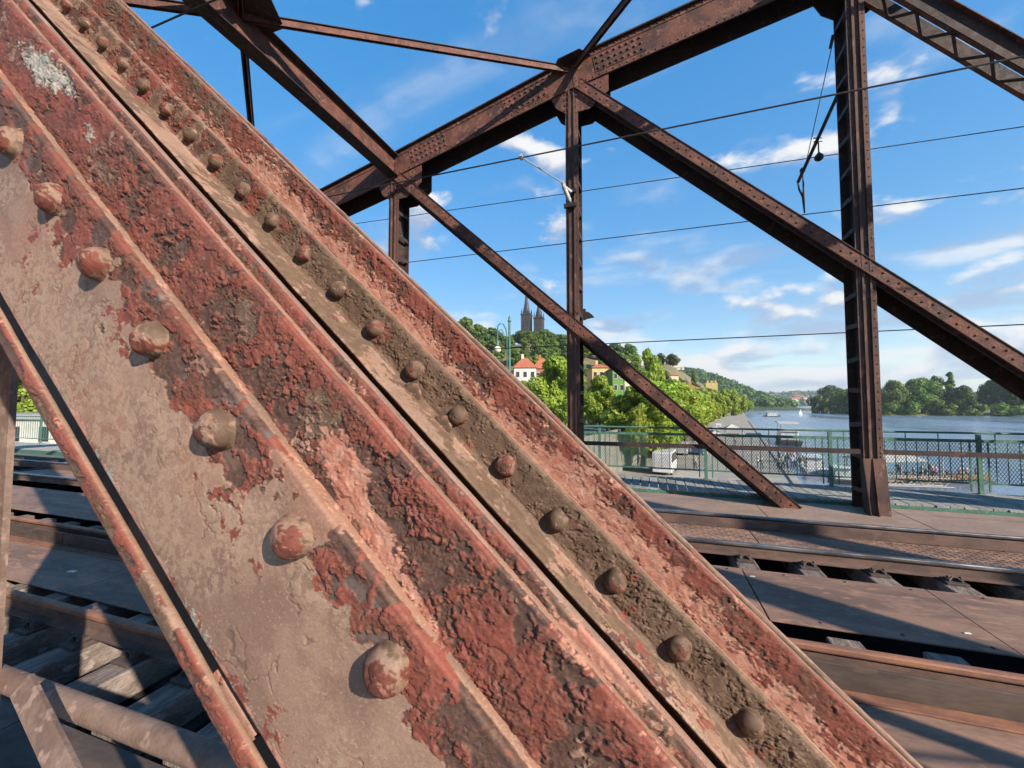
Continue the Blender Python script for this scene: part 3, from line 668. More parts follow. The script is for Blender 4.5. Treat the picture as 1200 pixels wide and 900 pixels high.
def cells(t, s, scale, seed):
    """nearest scattered point: its two random numbers, the distance, and the distance to the cell border"""
    r = np.random.default_rng(seed); J = r.random((128, 128, 4)).astype(np.float32); x, y = t * scale + 50, s * scale + 50
    xi, yi = np.floor(x).astype(np.int32), np.floor(y).astype(np.int32)
    d1 = np.full(x.shape, 9, np.float32); d2 = d1.copy(); a = np.zeros_like(d1); b = np.zeros_like(d1); gx = np.zeros_like(d1)
    for i in (-1, 0, 1):
        for j in (-1, 0, 1):
            q = J[(xi + i) & 127, (yi + j) & 127]; dx, dy = xi + i + q[..., 0] - x, yi + j + q[..., 1] - y; d = np.sqrt(dx * dx + dy * dy)
            m = d < d1; d2 = np.where(m, d1, np.minimum(d2, d)); d1 = np.where(m, d, d1); a = np.where(m, q[..., 2], a); b = np.where(m, q[..., 3], b); gx = np.where(m, dx * (q[..., 2] - 0.5) + dy * (q[..., 3] - 0.5), gx)
    return a, b, d1, d2 - d1, gx
def sst(x, a, b):
    u = np.clip((x - a) / (b - a), 0, 1); return u * u * (3 - 2 * u)
def bump2(t, n, tc, nc, wt, wn): return np.exp(-((t - tc) / wt) ** 2 - ((n - nc) / wn) ** 2)
def lerp(a, b, f):
    a = np.asarray(a, np.float32); b = np.asarray(b, np.float32); return a + (b - a) * f[..., None]
C_TAN, C_TAN2, C_PALE, C_OCH = (0.238, 0.146, 0.107), (0.182, 0.109, 0.080), (0.315, 0.218, 0.152), (0.240, 0.118, 0.080)
C_RED, C_RED2, C_RED3 = (0.178, 0.049, 0.034), (0.112, 0.040, 0.028), (0.20, 0.078, 0.054)
C_RUST, C_RUST2, C_GREY, C_BRN = (0.058, 0.031, 0.023), (0.090, 0.049, 0.042), (0.120, 0.090, 0.082), (0.118, 0.064, 0.043)
C_DARK, C_DARK2, C_PINK, C_PINK2, C_WHITE, C_GREEN = (0.090, 0.055, 0.036), (0.142, 0.090, 0.059), (0.43, 0.23, 0.165), (0.34, 0.135, 0.092), (0.36, 0.34, 0.295), (0.27, 0.28, 0.235)
def paint(T, S, z, seed=0, fine=1.0):
    """old layered paint: bare rust, red primer, tan top coat; gives colour and relief (metres)"""
    T = T.astype(np.float32) + seed * 3.7; S = S.astype(np.float32) + seed * 1.3
    g = lambda k: np.broadcast_to(np.asarray(z.get(k, 0.0), np.float32), T.shape)
    w1t, w1s = vn(T, S, 60, 60, 101, 3) - 0.5, vn(T, S, 60, 60, 102, 3) - 0.5; w2t, w2s = vn(T, S, 300, 300, 103, 2) - 0.5, vn(T, S, 300, 300, 104, 2) - 0.5
    U, V = T + 0.013 * w1t + 0.0042 * w2t, S + 0.013 * w1s + 0.0042 * w2s
    big, big2, mid = flat(vn(T, S, 20, 20, 111, 4)), flat(vn(T, S, 24, 24, 112, 4)), flat(vn(U, V, 90, 90, 113, 3)); sm = flat(vn(U, V, 380, 380, 114, 3)); grain = vn(T, S, 900, 900, 115, 2)
    Aa, Ab, Ad, Ae, Ag = cells(U, V, 90, 121); Ba, Bb, Bd, Be, Bg = cells(U, V, 260, 122); Ca, Cb, Cd, Ce, Cg = cells(U + 0.0015 * w2s, V + 0.0015 * w2t, 440, 123)
    f1 = 0.46 * big + 0.20 * mid + 0.18 * Aa + 0.16 * Ba; f2 = 0.50 * big2 + 0.20 * (1 - mid) + 0.16 * Ab + 0.14 * Bb
    msk = lambda f, c, w=0.012: sst(f, 0.86 - 0.72 * c - w - 0.16 * (c > 0.97) - 0.0, 0.86 - 0.72 * c + w - 0.16 * (c > 0.97)) * (c > 0.015)
    red, tan = msk(f1, g('z_red')), msk(f2, g('z_tan'))
    col = lerp(np.broadcast_to(C_RUST, T.shape + (3,)), C_RUST2, mid); col = lerp(col, C_GREY, sst(big, 0.60, 0.80) * 0.8); col = lerp(col, C_BRN, sst(sm, 0.5, 0.8) * 0.8)
    rc = lerp(np.broadcast_to(C_RED, T.shape + (3,)), C_RED2, sst(big2, 0.3, 0.75)); rc = lerp(rc, C_RED3, sst(sm, 0.55, 0.85) * 0.5)
    col = lerp(col, rc, red)
    tc = lerp(np.broadcast_to(C_TAN, T.shape + (3,)), C_TAN2, sst(big, 0.3, 0.8)); och = sst(flat(vn(T, S, 13, 13, 131, 4)), 0.62, 0.70); tc = lerp(tc, C_OCH, och * 0.55)
    pale = g('z_pale') * sst(flat(vn(U, V, 170, 170, 132, 3)) * 0.6 + 0.4 * Ba, 0.42, 0.52); tc = lerp(tc, C_PALE, pale * 0.55)
    tc = lerp(tc, C_PALE, sst(vn(T, S, 500, 500, 133, 2), 0.74, 0.80) * 0.6)
    col = lerp(col, tc, tan)
    # crumbling scale: flakes upon flakes, each at its own height
    cz = g('z_crum') * sst(flat(vn(T, S, 42, 42, 134, 3)), 0.22, 0.52) * (1 - 0.55 * tan)
    lump = (0.32 * Ba + 0.45 * Ca + 0.23 * Aa) * sst(0.5 * Be + 0.5 * Ce, 0.02, 0.22)
    dcol = lerp(np.broadcast_to(C_BRN, T.shape + (3,)), C_RED, sst(Cb, 0.45, 0.6)); col = lerp(col, dcol, cz * 0.5 * sst(Ca, 0.35, 0.65))
    dk = msk(f2, g('z_dark'), 0.05); col = lerp(col, lerp(np.broadcast_to(C_DARK, T.shape + (3,)), C_DARK2, mid), dk * 0.92)
    stx = flat(vn(U, V * 3.6, 70, 70, 135, 4)); pk = msk(0.55 * stx + 0.25 * big2 + 0.2 * Ca, g('z_pink'), 0.06); col = lerp(col, lerp(np.broadcast_to(C_PINK, T.shape + (3,)), C_PINK2, mid), pk * 0.88)
    wh = msk(0.45 * f1 + 0.35 * sm + 0.2 * Ca, g('z_white'), 0.05); col = lerp(col, lerp(np.broadcast_to(C_WHITE, T.shape + (3,)), C_GREEN, sst(big, 0.45, 0.7)), wh * 0.85)
    # hairline cracks in sound paint
    ka, kb, kd, ke, kg = cells(U + 0.02 * w1t, V + 0.02 * w1s, 24, 124); crack = sst(ke, 0.05, 0.012) * sst(flat(vn(T, S, 26, 26, 136, 3)), 0.62, 0.72)
    crack = crack * 0.8; col = lerp(col, (0.09, 0.055, 0.045), crack * 0.7)
    # thin edge of bare light undercoat round each loss in the tan coat
    rim = tan * (1 - sst(f2, 0.86 - 0.72 * g('z_tan') + 0.012, 0.86 - 0.72 * g('z_tan') + 0.030)) * (g('z_tan') < 0.96) * (g('z_tan') > 0.1); col = lerp(col, C_PALE, rim * 0.35)
    col = col * (0.80 + 0.40 * grain)[..., None] * (0.88 + 0.24 * vn(T, S, 6, 6, 137, 3))[..., None]
    h = 0.0004 * sm + 0.00025 * (grain - 0.5)
    h = h * (1 - 0.6 * tan) + red * (1 - tan) * (0.0007 + 0.0012 * Aa + 0.0030 * np.clip(Ag, -0.3, 0.3) * 0.7) + tan * (0.0014 + 0.00022 * pale * Ba + 0.0004 * (vn(T, S, 40, 40, 138, 3) - 0.5))
    cz = cz * (1 - 0.9 * pk) * (1 - 0.5 * wh); h = h * (1 - 0.6 * pk) + cz * 0.0019 * (lump - 0.25) - 0.0010 * crack + 0.0005 * wh * Ca + 0.0006 * pk * stx
    return col, h * fine, np.clip(cz * (1 - 0.7 * tan) + 0.18 * red * (1 - tan), 0, 1) * (1 - 0.6 * dk * (g('z_crum') < 0.3))
def t_axis(a, b, step, far0, far1, yy, coarse=0.06):
    t = []; x = a
    while x < b: t.append(x); x += step * max(1.0, math.sqrt(x * x + yy * yy) / (yy * 1.12))
    return np.array(list(np.arange(far0, a, coarse)) + t + list(np.arange(b, far1, coarse)) + [far1])
def profile(pts, step, bev):
    """polyline (n, y) with its corners rounded off, then cut into short steps"""
    out = [np.array(pts[0], float)]
    for i in range(1, len(pts) - 1):
        p = np.array(pts[i], float); a = np.array(pts[i - 1], float) - p; b = np.array(pts[i + 1], float) - p
        la, lb = np.linalg.norm(a), np.linalg.norm(b); k = min(bev, la * 0.45, lb * 0.45)
        A, B = p + a / la * k, p + b / lb * k
        for s in np.linspace(0, 1, 4): out.append(A * (1 - s) ** 2 + 2 * p * s * (1 - s) + B * s * s)
    out.append(np.array(pts[-1], float)); res = [out[0]]
    for a, b in zip(out, out[1:]):
        L = np.linalg.norm(b - a); m = max(1, int(round(L / step)))
        for k in range(1, m + 1): res.append(a + (b - a) * k / m)
    return np.array(res)
def add_color(me, col, alpha):
    a = me.color_attributes.new('paint', 'FLOAT_COLOR', 'POINT'); c = np.ones((len(me.vertices), 4), np.float32); c[:, :3] = np.clip(col.reshape(-1, 3), 0.004, 0.9); c[:, 3] = alpha.ravel(); a.data.foreach_set('color', c.ravel())
def strip_obj(name, prof, tt, zones, wob=0.0012, seed=1, label=None, wav=1.0, fine=1.0):
    nt2, npf = len(tt), len(prof)
    T, I = np.meshgrid(tt, np.arange(npf), indexing='ij'); N = prof[I, 0]; Y = prof[I, 1]
    ds = np.r_[0, np.cumsum(np.linalg.norm(np.diff(prof, axis=0), axis=1))]; S = ds[I]
    tg = np.gradient(prof, axis=0); tg /= np.linalg.norm(tg, axis=1)[:, None] + 1e-9; on, oy = tg[I, 1], -tg[I, 0]
    col, h, al = paint(T, S, zones(T, N, Y), seed, fine)
    turn = np.r_[0, np.linalg.norm(np.diff(tg, axis=0), axis=1)] > 0.08; cs = ds[turn]      # damp the flakes over the rounded corners
    if len(cs):
        prox = np.exp(-(np.abs(ds[:, None] - cs[None]).min(1) / 0.0022) ** 2)[I]; h = h * (1 - 0.85 * prox) + 0.0010 * 0.85 * prox; al = al * (1 - 0.8 * prox)
    inn = ((T > tt[0] + 1e-6) & (T < tt[-1] - 1e-6))
    # plates are never quite straight: edges wander and the face is faintly dished
    Nw = N + wob * (vn(T, T * 0, 14, 1, seed, 4) - 0.5) * 2 * wav + on * h
    Yw = Y + wob * 0.9 * (vn(T, N, 9, 22, seed + 5, 3) - 0.5) * 2 + oy * h
    v = np.stack([T, Yw, Nw], -1).reshape(-1, 3)
    idx = np.arange(nt2 * npf).reshape(nt2, npf)
    q = np.stack([idx[:-1, :-1], idx[1:, :-1], idx[1:, 1:], idx[:-1, 1:]], -1).reshape(-1, 4)
    n = len(q); me = bpy.data.meshes.new(name)
    me.vertices.add(len(v)); me.vertices.foreach_set('co', v.ravel().astype(np.float32))
    me.loops.add(4 * n); me.loops.foreach_set('vertex_index', q.ravel().astype(np.int32))
    me.polygons.add(n); me.polygons.foreach_set('loop_start', np.arange(0, 4 * n, 4, dtype=np.int32))
    me.update(); add_color(me, col, al); me.shade_smooth(); me.materials.append(MATS['peeling_paint'])
    o = bpy.data.objects.new(name, me); COL.objects.link(o); o.parent = nd
    if label: o['label'] = label
    return o
T0, T1 = -8.8, 2.45; FS, BS = 0.0010, 0.0016
tf = t_axis(-1.12, 0.30, FS, T0, T1, 0.36)
tb = t_axis(-2.35, 0.72, BS, T0, T1, 0.74)
# ply 1: front angle leg with the big rivets
def z1(T, N, Y):
    b = -0.299 + 0.030 * (vn(T, N, 9, 9, 3) - 0.5) * 2 + 0.012 * (vn(T, N, 60, 60, 4, 3) - 0.5) * 2
    up = sst(N, b - 0.004, b + 0.006)                                   # 0 = sound tan below, 1 = flaking band above
    step = sst(Y, 0.284, 0.288) * (N > -0.30)
    edge = np.clip(sst(N, -0.414 + 0.012 * (vn(T, N, 40, 40, 5, 3) - 0.5), -0.430) + sst(Y, 0.283, 0.287) * (N < -0.4), 0, 1)
    bare = sst(vn(T, N, 26, 40, 8), 0.44, 0.56)
    scab = sst(vn(T, N, 7, 10, 23, 4), 0.62, 0.68) * (1 - up)           # patches where the tan coat came away
    tan = (1 - up) * (1.0 - 0.30 * scab) + up * (0.10 + 0.42 * sst(vn(T, N, 7, 9, 21), 0.5, 0.68))
    tan = tan * (1 - 0.40 * edge); tan = np.maximum(tan, step * (1.0 - 0.25 * sst(vn(T, N * 0, 25, 1, 24, 4), 0.55, 0.65)))
    return dict(z_tan=tan, z_red=up * (0.72 - 0.50 * bare) + 0.75 * (1 - up), z_crum=up * 0.9 * (1 - 0.6 * bare) * (1 - step) + 0.3 * edge,
                z_pale=(1 - up) * sst(vn(T, N, 6, 9, 31, 5), 0.46, 0.56), z_white=edge * (0.10 + 0.5 * sst(vn(T, N, 9, 5, 33), 0.45, 0.65)), z_pink=edge * 0.45 + 0.14 * step)
P1 = profile([(-0.41, 0.2975), (-0.4315, 0.2975), (-0.4315, 0.280), (-0.2444, 0.280), (-0.2444, 0.2975), (-0.262, 0.2985)], FS, 0.003)
strip_obj('front_angle', P1, tf, z1, 0.0009, 1, 'tan angle leg with a row of big rivets')
# ply 2
def z2(T, N, Y):
    step = sst(Y, 0.2985, 0.3015)
    big = sst(T, -0.10, 0.02)
    wp = bump2(T, N, -0.862, -0.196, 0.060, 0.017) + 0.8 * bump2(T, N, -0.80, -0.180, 0.05, 0.012) + 0.55 * bump2(T, N, -0.70, -0.199, 0.02, 0.010)
    pk = 1.5 * bump2(T, N, -0.148, -0.214, 0.030, 0.016) + 1.4 * bump2(T, N, -0.100, -0.229, 0.048, 0.011) + 1.0 * bump2(T, N, -0.03, -0.239, 0.04, 0.007)
    smooth = sst(T, -0.72, -0.88)
    red = 0.60 + 0.34 * (vn(T, N, 10, 14, 41) - 0.5) * 2 + 0.25 * smooth + 0.04 * big
    return dict(z_tan=np.maximum(0.06 + 0.20 * vn(T, N, 8, 16, 42), step), z_red=red, z_crum=(1.0 - 0.55 * smooth - 0.45 * big * sst(vn(T, N, 9, 20, 44), 0.45, 0.6)) * (1 - step),
                z_pink=np.clip(pk, 0, 1) * (1 - step) + 0.35 * sst(N, -0.171, -0.167) * (1 - step) * sst(T, -0.05, 0.1), z_white=np.clip(wp, 0, 0.8) * (1 - step), z_dark=0.25 * (1 - step) * sst(vn(T, N, 9, 20, 43), 0.5, 0.65))
P2 = profile([(-0.262, 0.297), (-0.1663, 0.297), (-0.1663, 0.3085), (-0.178, 0.3095)], FS, 0.0016)
strip_obj('cover_plate', P2, tf, z2, 0.0007, 2, 'rust red cover plate flaking all over', fine=1.15)
def z3(T, N, Y):
    step = sst(Y, 0.3095, 0.3125)
    return dict(z_tan=np.maximum(0.10, step), z_red=0.55 + 0.3 * (vn(T, N, 9, 9, 51) - 0.5), z_crum=1.0 * (1 - step), z_pink=(1 - step) * (0.12 + 0.8 * bump2(T, N, 0.098, -0.160, 0.03, 0.02)), z_dark=(1 - step) * 0.35 * sst(vn(T, N, 9, 3, 52), 0.45, 0.6))
P3 = profile([(-0.180, 0.308), (-0.1552, 0.308), (-0.1552, 0.3210), (-0.17, 0.3225), (-0.30, 0.3225)], 0.0012, 0.0016)
strip_obj('inner_plate', P3, tf, z3, 0.0007, 3)
# the thin bar running below the front face, held off by small blocks
def z4(T, N, Y):
    top = sst(Y, 0.2812, 0.2828)
    e = sst(N, -0.462, -0.456) * (1 - top)
    return dict(z_tan=0.98 * top + (0.05 + 0.3 * sst(vn(T, N, 9, 9, 57), 0.5, 0.7)) * (1 - top), z_red=0.45 + 0.4 * e, z_crum=0.5 * (1 - top), z_pink=0.16 * e, z_pale=0.3 * top, z_dark=0.40 * (1 - top) * (1 - e))
P4 = profile([(-0.474, 0.2872), (-0.474, 0.280), (-0.4552, 0.280), (-0.4552, 0.2872), (-0.472, 0.2880)], FS, 0.0025)
strip_obj('edge_bar', P4, tf, z4, 0.0010, 4, 'narrow reddish bar along the lower edge of the diagonal')
def small_block(t0, t1, n0, n1, y0, y1, name, zon):
    tt = np.arange(t0, t1, 0.0015); P = profile([(n0, y1), (n0, y0), (n1, y0), (n1, y1)], 0.0015, 0.0015); strip_obj(name, P, tt, zon, 0.0005, 9)
for tc in (-1.05, -0.115, 0.03): small_block(tc, tc + 0.07, -0.470, -0.450, 0.2885, 0.318, 'spacer_block', lambda T, N, Y: dict(z_tan=0.9 + 0 * T, z_red=0.7 + 0 * T))
# back half, seen through the open top: angle with a fillet, rivet band, red plate, outer plies
def z5(T, N, Y):
    leg = sst(Y, 0.698, 0.692); step = sst(Y, 0.7035, 0.7065) * (N > -0.24)
    peel = sst(vn(T, N + Y, 6, 30, 61, 4), 0.55, 0.66); fad = sst(T, -1.5, -0.4)
    band = (1 - leg) * (1 - step)
    tan = leg * (1.0 - 0.42 * peel)
    return dict(z_tan=np.maximum(np.maximum(tan, step * 0.86), band * (0.52 - 0.16 * fad)), z_red=band * 0.42 + leg * 0.5, z_crum=band * 1.2 * sst(vn(T, N, 14, 20, 62), 0.34, 0.5) + leg * 0.12, z_dark=band * (0.32 + 0.55 * fad) + leg * (0.25 + 0.45 * sst(vn(T, N + Y, 5, 20, 63), 0.42, 0.58)), z_pale=leg * 0.5)
P5 = profile([(-0.304, 0.652), (-0.2885, 0.6225), (-0.2865, 0.690), (-0.2805, 0.6985), (-0.270, 0.700), (-0.209, 0.700), (-0.209, 0.7155), (-0.224, 0.7165)], BS, 0.004)
strip_obj('rear_angle', P5, tb, z5, 0.0015, 5, 'brown angle with a row of smaller rivets on the far half', fine=1.3)
def z6(T, N, Y):
    step = sst(Y, 0.7165, 0.7195); near = sst(N, -0.170, -0.207)
    pk = sst(N, -0.150, -0.204) * (0.55 + 0.45 * sst(vn(T, N, 3, 9, 71), 0.40, 0.60)) + 0.30 * sst(vn(T, N, 4, 16, 72), 0.45, 0.65)
    pk = pk * (0.30 + 0.70 * sst(T, -1.5, -1.0)) * (1 - 0.45 * sst(T, -0.40, -0.30) * sst(T, 0.0, -0.1))
    return dict(z_tan=np.maximum(0.08 + 0.80 * near ** 4 * sst(vn(T, N, 3, 5, 73), 0.3, 0.55), step), z_red=0.66 + 0.3 * (vn(T, N, 5, 9, 74) - 0.5) + 0.2 * sst(T, 0, 0.3), z_crum=(0.85 - 0.35 * sst(T, -0.5, 0.2)) * (1 - step), z_pink=np.clip(pk, 0, 0.9) * (1 - step), z_dark=(1 - step) * 0.12 + 0.40 * (1 - step) * sst(T, -0.6, -1.4))
P6 = profile([(-0.224, 0.715), (-0.1366, 0.715), (-0.1366, 0.729), (-0.15, 0.730)], BS, 0.0016)
strip_obj('rear_plate', P6, tb, z6, 0.0010, 6, 'red plate streaked with chalky pink on the far half', fine=1.3)
zt = lambda T, N, Y: dict(z_tan=0.80 * sst(Y, 0.7475, 0.7495) + 0 * T, z_red=0.3 + 0 * T, z_crum=0.35 + 0 * T, z_dark=0.7 * sst(Y, 0.7495, 0.7475))  # dark front under tan top: shaded groove between the plies is painted in
strip_obj('outer_ply', profile([(-0.18, 0.7330), (-0.1480, 0.7330), (-0.1480, 0.742), (-0.18, 0.743)], 0.003, 0.002), tb[::2], zt, 0.0014, 7)
strip_obj('outer_ply', profile([(-0.17, 0.746), (-0.1340, 0.746), (-0.1340, 0.764), (-0.20, 0.765), (-0.43, 0.765)], 0.004, 0.003), tb[::2], zt, 0.0020, 8)
# plates closing the unseen section; last one added to keep the slot dark
for nm, lo, hi, mt in (('back_plate', (T0, 0.3235, -0.43), (T1, 0.335, -0.18), 'rust_dark_shade'), ('back_plate', (T0, 0.768, -0.45), (T1, 0.785, -0.16), 'rust_paint'), ('bottom_plate', (T0, 0.336, -0.452), (T1, 0.76, -0.434), 'rust_dark_shade'), ('slot_dark_backing', (T0, 0.319, -0.535), (T1, 0.330, -0.431), 'rust_dark_shade')):
    me = MB().box(lo, hi).mesh(nm); me.materials.append(MATS[mt]); bp = bpy.data.objects.new(nm, me); COL.objects.link(bp); bp.parent = nd
# button rivets
def rivet_mesh(seed, rad, hgt, zone):
    r = np.random.default_rng(seed); seg, rings = 72, 34
    ox, oz = r.uniform(-0.05, 0.05, 2); sq = r.uniform(0.97, 1.08); u = np.linspace(0, 1, rings + 1)[:, None]; a = (np.arange(seg) * 2 * math.pi / seg)[None, :]
    w = np.clip((u - 0.22) / 0.78, 0, 1); ph = w * math.pi / 2
    rr = np.where(u < 0.22, 1.18 - 0.60 * u, np.cos(ph) ** 0.90 * 1.048); hh = np.where(u < 0.22, -0.06 + 0.18 * (u / 0.22) ** 1.6, 0.12 + 0.88 * np.sin(ph))
    jit = 1 + 0.035 * np.sin(2 * a + seed) + 0.028 * np.sin(3 * a + seed * 2.1) + 0.018 * np.sin(5 * a + seed * 1.3) + 0 * u; hh = hh - 0.10 * np.exp(-((np.cos(a - seed) * rr - 0.45) ** 2 + (np.sin(a - seed) * rr) ** 2) / 0.12) * (hh > 0.3)
    X, Z, Yv = rr * jit * np.cos(a) * sq + ox * hh * 0.5, rr * jit * np.sin(a) + oz * hh * 0.5, hh + 0 * a
    col, h, al = paint(rad * X + 0.31 * seed, rad * Z + 0.17 * seed - 0.6 * hgt * Yv, zone(Yv, X, Z), seed * 0.37, 0.55)
    k = 1 + h / rad; v = np.stack([rad * X * k, -hgt * Yv - h * sst(Yv, 0.2, 0.9), rad * Z * k], -1).reshape(-1, 3)
    fs = [(i * seg + j, (i + 1) * seg + j, (i + 1) * seg + (j + 1) % seg, i * seg + (j + 1) % seg) for i in range(rings) for j in range(seg)]
    me = bpy.data.meshes.new('rivet'); me.from_pydata(v.tolist(), [], fs); add_color(me, col * 0.80, al * 0.6); me.shade_smooth(); me.materials.append(MATS['peeling_paint']); return me
zr1 = lambda h, X, Z: dict(z_tan=0.68 - 0.34 * sst(h + 0.25 * X - 0.1 * Z, 0.45, 0.95), z_red=0.86 + 0 * h, z_pink=0.22 * sst(h + 0.2 * X, 0.6, 1.0), z_crum=0.7 * sst(h, 0.5, 0.0), z_pale=0.6 + 0 * h, z_dark=0.45 - 0.35 * sst(h, 0.4, 0.9))
zr2 = lambda h, X, Z: dict(z_tan=0.85 - 0.3 * sst(h, 0.8, 1.0), z_red=0.6 + 0 * h, z_crum=0.5 * sst(h, 0.4, 0.0), z_dark=0.66 + 0 * h, z_pink=0.05 + 0 * h)
RM1 = [rivet_mesh(3 + i, 0.0166, 0.0178, zr1) for i in range(5)]; RM2 = [rivet_mesh(13 + i, 0.0166, 0.0176, zr2) for i in range(5)]
def put_rivet(me, t, y, n, name='rivet', sy=1.0):
    o = bpy.data.objects.new(name, me); COL.objects.link(o); o.parent = nd; o.location = (t, y, n); o.rotation_euler = (random.uniform(-0.05, 0.05), random.uniform(-0.7, 0.7), random.uniform(-0.05, 0.05))
    k = random.uniform(0.96, 1.05); o.scale = (k, sy * random.uniform(0.93, 1.07), k)
for k in range(-6, 12): put_rivet(RM1[k % 5], -0.79 + 0.131 * k, 0.2793, -0.2815)
for k in range(-3, 24): put_rivet(RM2[k % 5], -2.047 + 0.1294 * k, 0.6994, -0.250)
for t in (-0.335, -0.245): put_rivet(RM2[1], t, 0.690, -0.2835, 'rivet', 0.3)

# guard bar on the near truss, low at the left, and the strap below it
g2 = root('guard_bar', (-1.6, NYI, -0.9), 'pinkish steel guard bar low at the left, below the diagonal', 'guard bar')
MB().tube([(-2.30, NYI - 0.02, -0.88), (-2.16, NYI, -0.925), (-2.05, NYI + 0.005, -0.93), (-0.9, NYI + 0.005, -0.925), (3.0, NYI + 0.005, -0.925)], 0.034, 14).build('bar', 'guard_bar', g2, smooth=True)
st_ = root('strap', (-1.5, 0.62, -0.9), 'short tan strap bent down under the pinkish guard bar at the left', 'strap')
MB().beam((-1.62, 0.66, -0.76), (-1.22, 0.60, -0.90), 0.012, 0.06, (0, 0.5, 1)).build('strip', 'guard_bar', st_)
MB().beam((-1.22, 0.60, -0.90), (-0.9, 0.585, -1.08), 0.012, 0.06, (0, 0.5, 1)).build('strip', 'guard_bar', st_)

# ================================================================== TOP BRACING
wb = root('wind_bracing', (-6.57, 5.0, 6.4), 'rusty cross struts and crossed braces overhead between the two trusses', 'bracing')
def strut(x):
    z = chord_z(x) - 0.0; h = 0.27
    s = MB().box((x - 0.012, NYI + 0.02, z - h), (x + 0.012, YI - 0.005, z + h)).build('cross_strut', 'rust_paint', wb)
    MB().box((x - 0.16, NYI + 0.02, z - h - 0.02), (x + 0.16, YI - 0.005, z - h - 0.002)).build('strut_flange', 'rust_dark_shade', s)
    MB().box((x - 0.16, NYI + 0.02, z + h + 0.002), (x + 0.16, YI - 0.005, z + h + 0.02)).build('strut_flange', 'rust_dark_shade', s)
    MB().prism([(x - 0.45, 4.45, z + h - 0.03), (x + 0.45, 4.45, z + h - 0.03), (x + 0.70, 4.85, z + h - 0.03), (x + 0.45, 5.35, z + h - 0.03), (x - 0.45, 5.35, z + h - 0.03), (x - 0.70, 4.95, z + h - 0.03)], (0, 0, 0.014)).build('gusset', 'rust_dark_shade', s)
for x in (-16.4, -6.57, 3.87, 14.3): strut(x)
def brace(a, b):
    o = MB().beam(a, b, 0.13, 0.012).build('brace', 'rust_dark_shade', wb)
    MB().beam(a, b, 0.012, 0.12, ow=0.03, oh=-0.066).build('brace_leg', 'rust_paint', o)
    MB().beam(a, b, 0.012, 0.12, ow=-0.03, oh=-0.066).build('brace_leg', 'rust_paint', o)
for xc in (-6.57, 3.87):
    i = XN.index(xc); c = (xc, 4.88, chord_z(xc) + 0.22)
    for xx in (XN[i - 1], XN[i + 1]):
        for y in (NYI - 0.1, YI + 0.1):
            brace(c, (xx, y, chord_z(xx) + 0.24))
for x in (-11.5, -1.67, 9.1):
    for y, s in ((YI, -1), (NYI, 1)):
        z = chord_z(x) + 0.285
        MB().prism([(x - 0.50, y, z - 0.15), (x + 0.50, y, z + 0.08), (x + 0.25, y + s * 0.32, z + 0.03), (x - 0.25, y + s * 0.32, z - 0.08)], (0, 0, -0.012)).build('gusset', 'rust_dark_shade', wb)

# ================================================================== OVERHEAD LINE
def wire(pts, r, label):
    o = MB().tube(pts, r, 6).build('overhead_wire', 'wire_metal', loc=pts[len(pts) // 2]); tag(o, label, 'wire', 'overhead wires'); return o
def sag(x0, x1, y, z0, z1, s=0.0, n=14): return [(x0 + (x1 - x0) * k / n, y, z0 + (z1 - z0) * k / n - s * 4 * (k / n) * (1 - k / n)) for k in range(n + 1)]
wire(sag(-40, 24, 6.95, 4.49, 4.49), 0.013, 'thick dark overhead wire nearest the eye, passing before the far truss')
wire(sag(-40, 24, 3.09, 4.535, 4.535), 0.011, 'overhead wire of the near track, cutting the top left corner')
wire(sag(-30, 24, 10.9, 6.55, 5.35, 0.16), 0.010, 'thin overhead wire behind the far truss, upper one of the three')
wire(sag(-30, 24, 10.9, 4.55, 4.22), 0.011, 'thin overhead wire behind the far truss that hangs from the tensioning bracket')
wire(sag(-30, 24, 10.9, 1.57, 1.57), 0.013, 'lowest overhead wire behind the far truss, just above the tree tops')
wa = root('registration_arm', (-1.75, 9.27, 4.6), 'white insulator arm clamped to the far truss post, reaching to the wire', 'arm')
A0, A1 = Vector((-1.86, 9.12, 5.10)), Vector((-2.17, 6.95, 4.50))
MB().tube([A0, A1], 0.013, 8).build('rod', 'insulator_grey', wa)
MB().tube([A1 + Vector((0, -0.04, 0.02)), A1 + Vector((0.0, 0.04, -0.02))], 0.035, 8).build('wire_clamp', 'insulator_grey', wa)
MB().tube([(-1.86, 9.12, 5.13), (-1.80, 9.15, 4.95), (-1.72, 9.21, 4.72), (-1.70, 9.24, 4.66)], [0.04, 0.052, 0.052, 0.035], 12).build('insulator', 'insulator_grey', wa, smooth=True)
MB().beam((-1.85, 9.14, 5.02), (-1.67, 9.22, 4.88), 0.12, 0.05).build('bracket', 'insulator_grey', wa)
for z in (4.58, 4.92): MB().box((-1.84, 9.18, z - 0.04), (-1.56, 9.262, z + 0.05)).build('post_clamp', 'dark_iron', wa)
br = root('tensioning_bracket', (3.75, 10.0, 6.4), 'black hinged wire bracket with stay and hanging pulley on the far truss', 'bracket')
B0, B1 = Vector((3.78, 9.92, 6.42)), Vector((3.31, 10.9, 5.12))
MB().tube([B0, B1], 0.036, 8).build('arm', 'dark_iron', br)
MB().tube([(3.74, 9.95, 7.62), (3.42, 10.82, 5.34)], 0.009, 6).build('stay', 'dark_iron', br)
MB().tube([(3.74, 9.95, 7.72), (3.71, 10.03, 7.50)], 0.032, 8).build('stay_insulator', 'dark_iron', br)
MB().lathe((3.39, 10.84, 5.36), [(0.03, -0.06), (0.055, -0.03), (0.055, 0.03), (0.03, 0.06)], 10).build('hinge', 'dark_iron', br)
MB().tube([(3.58, 10.45, 5.76), (3.60, 10.5, 5.50)], 0.014, 6).build('hanger', 'dark_iron', br)
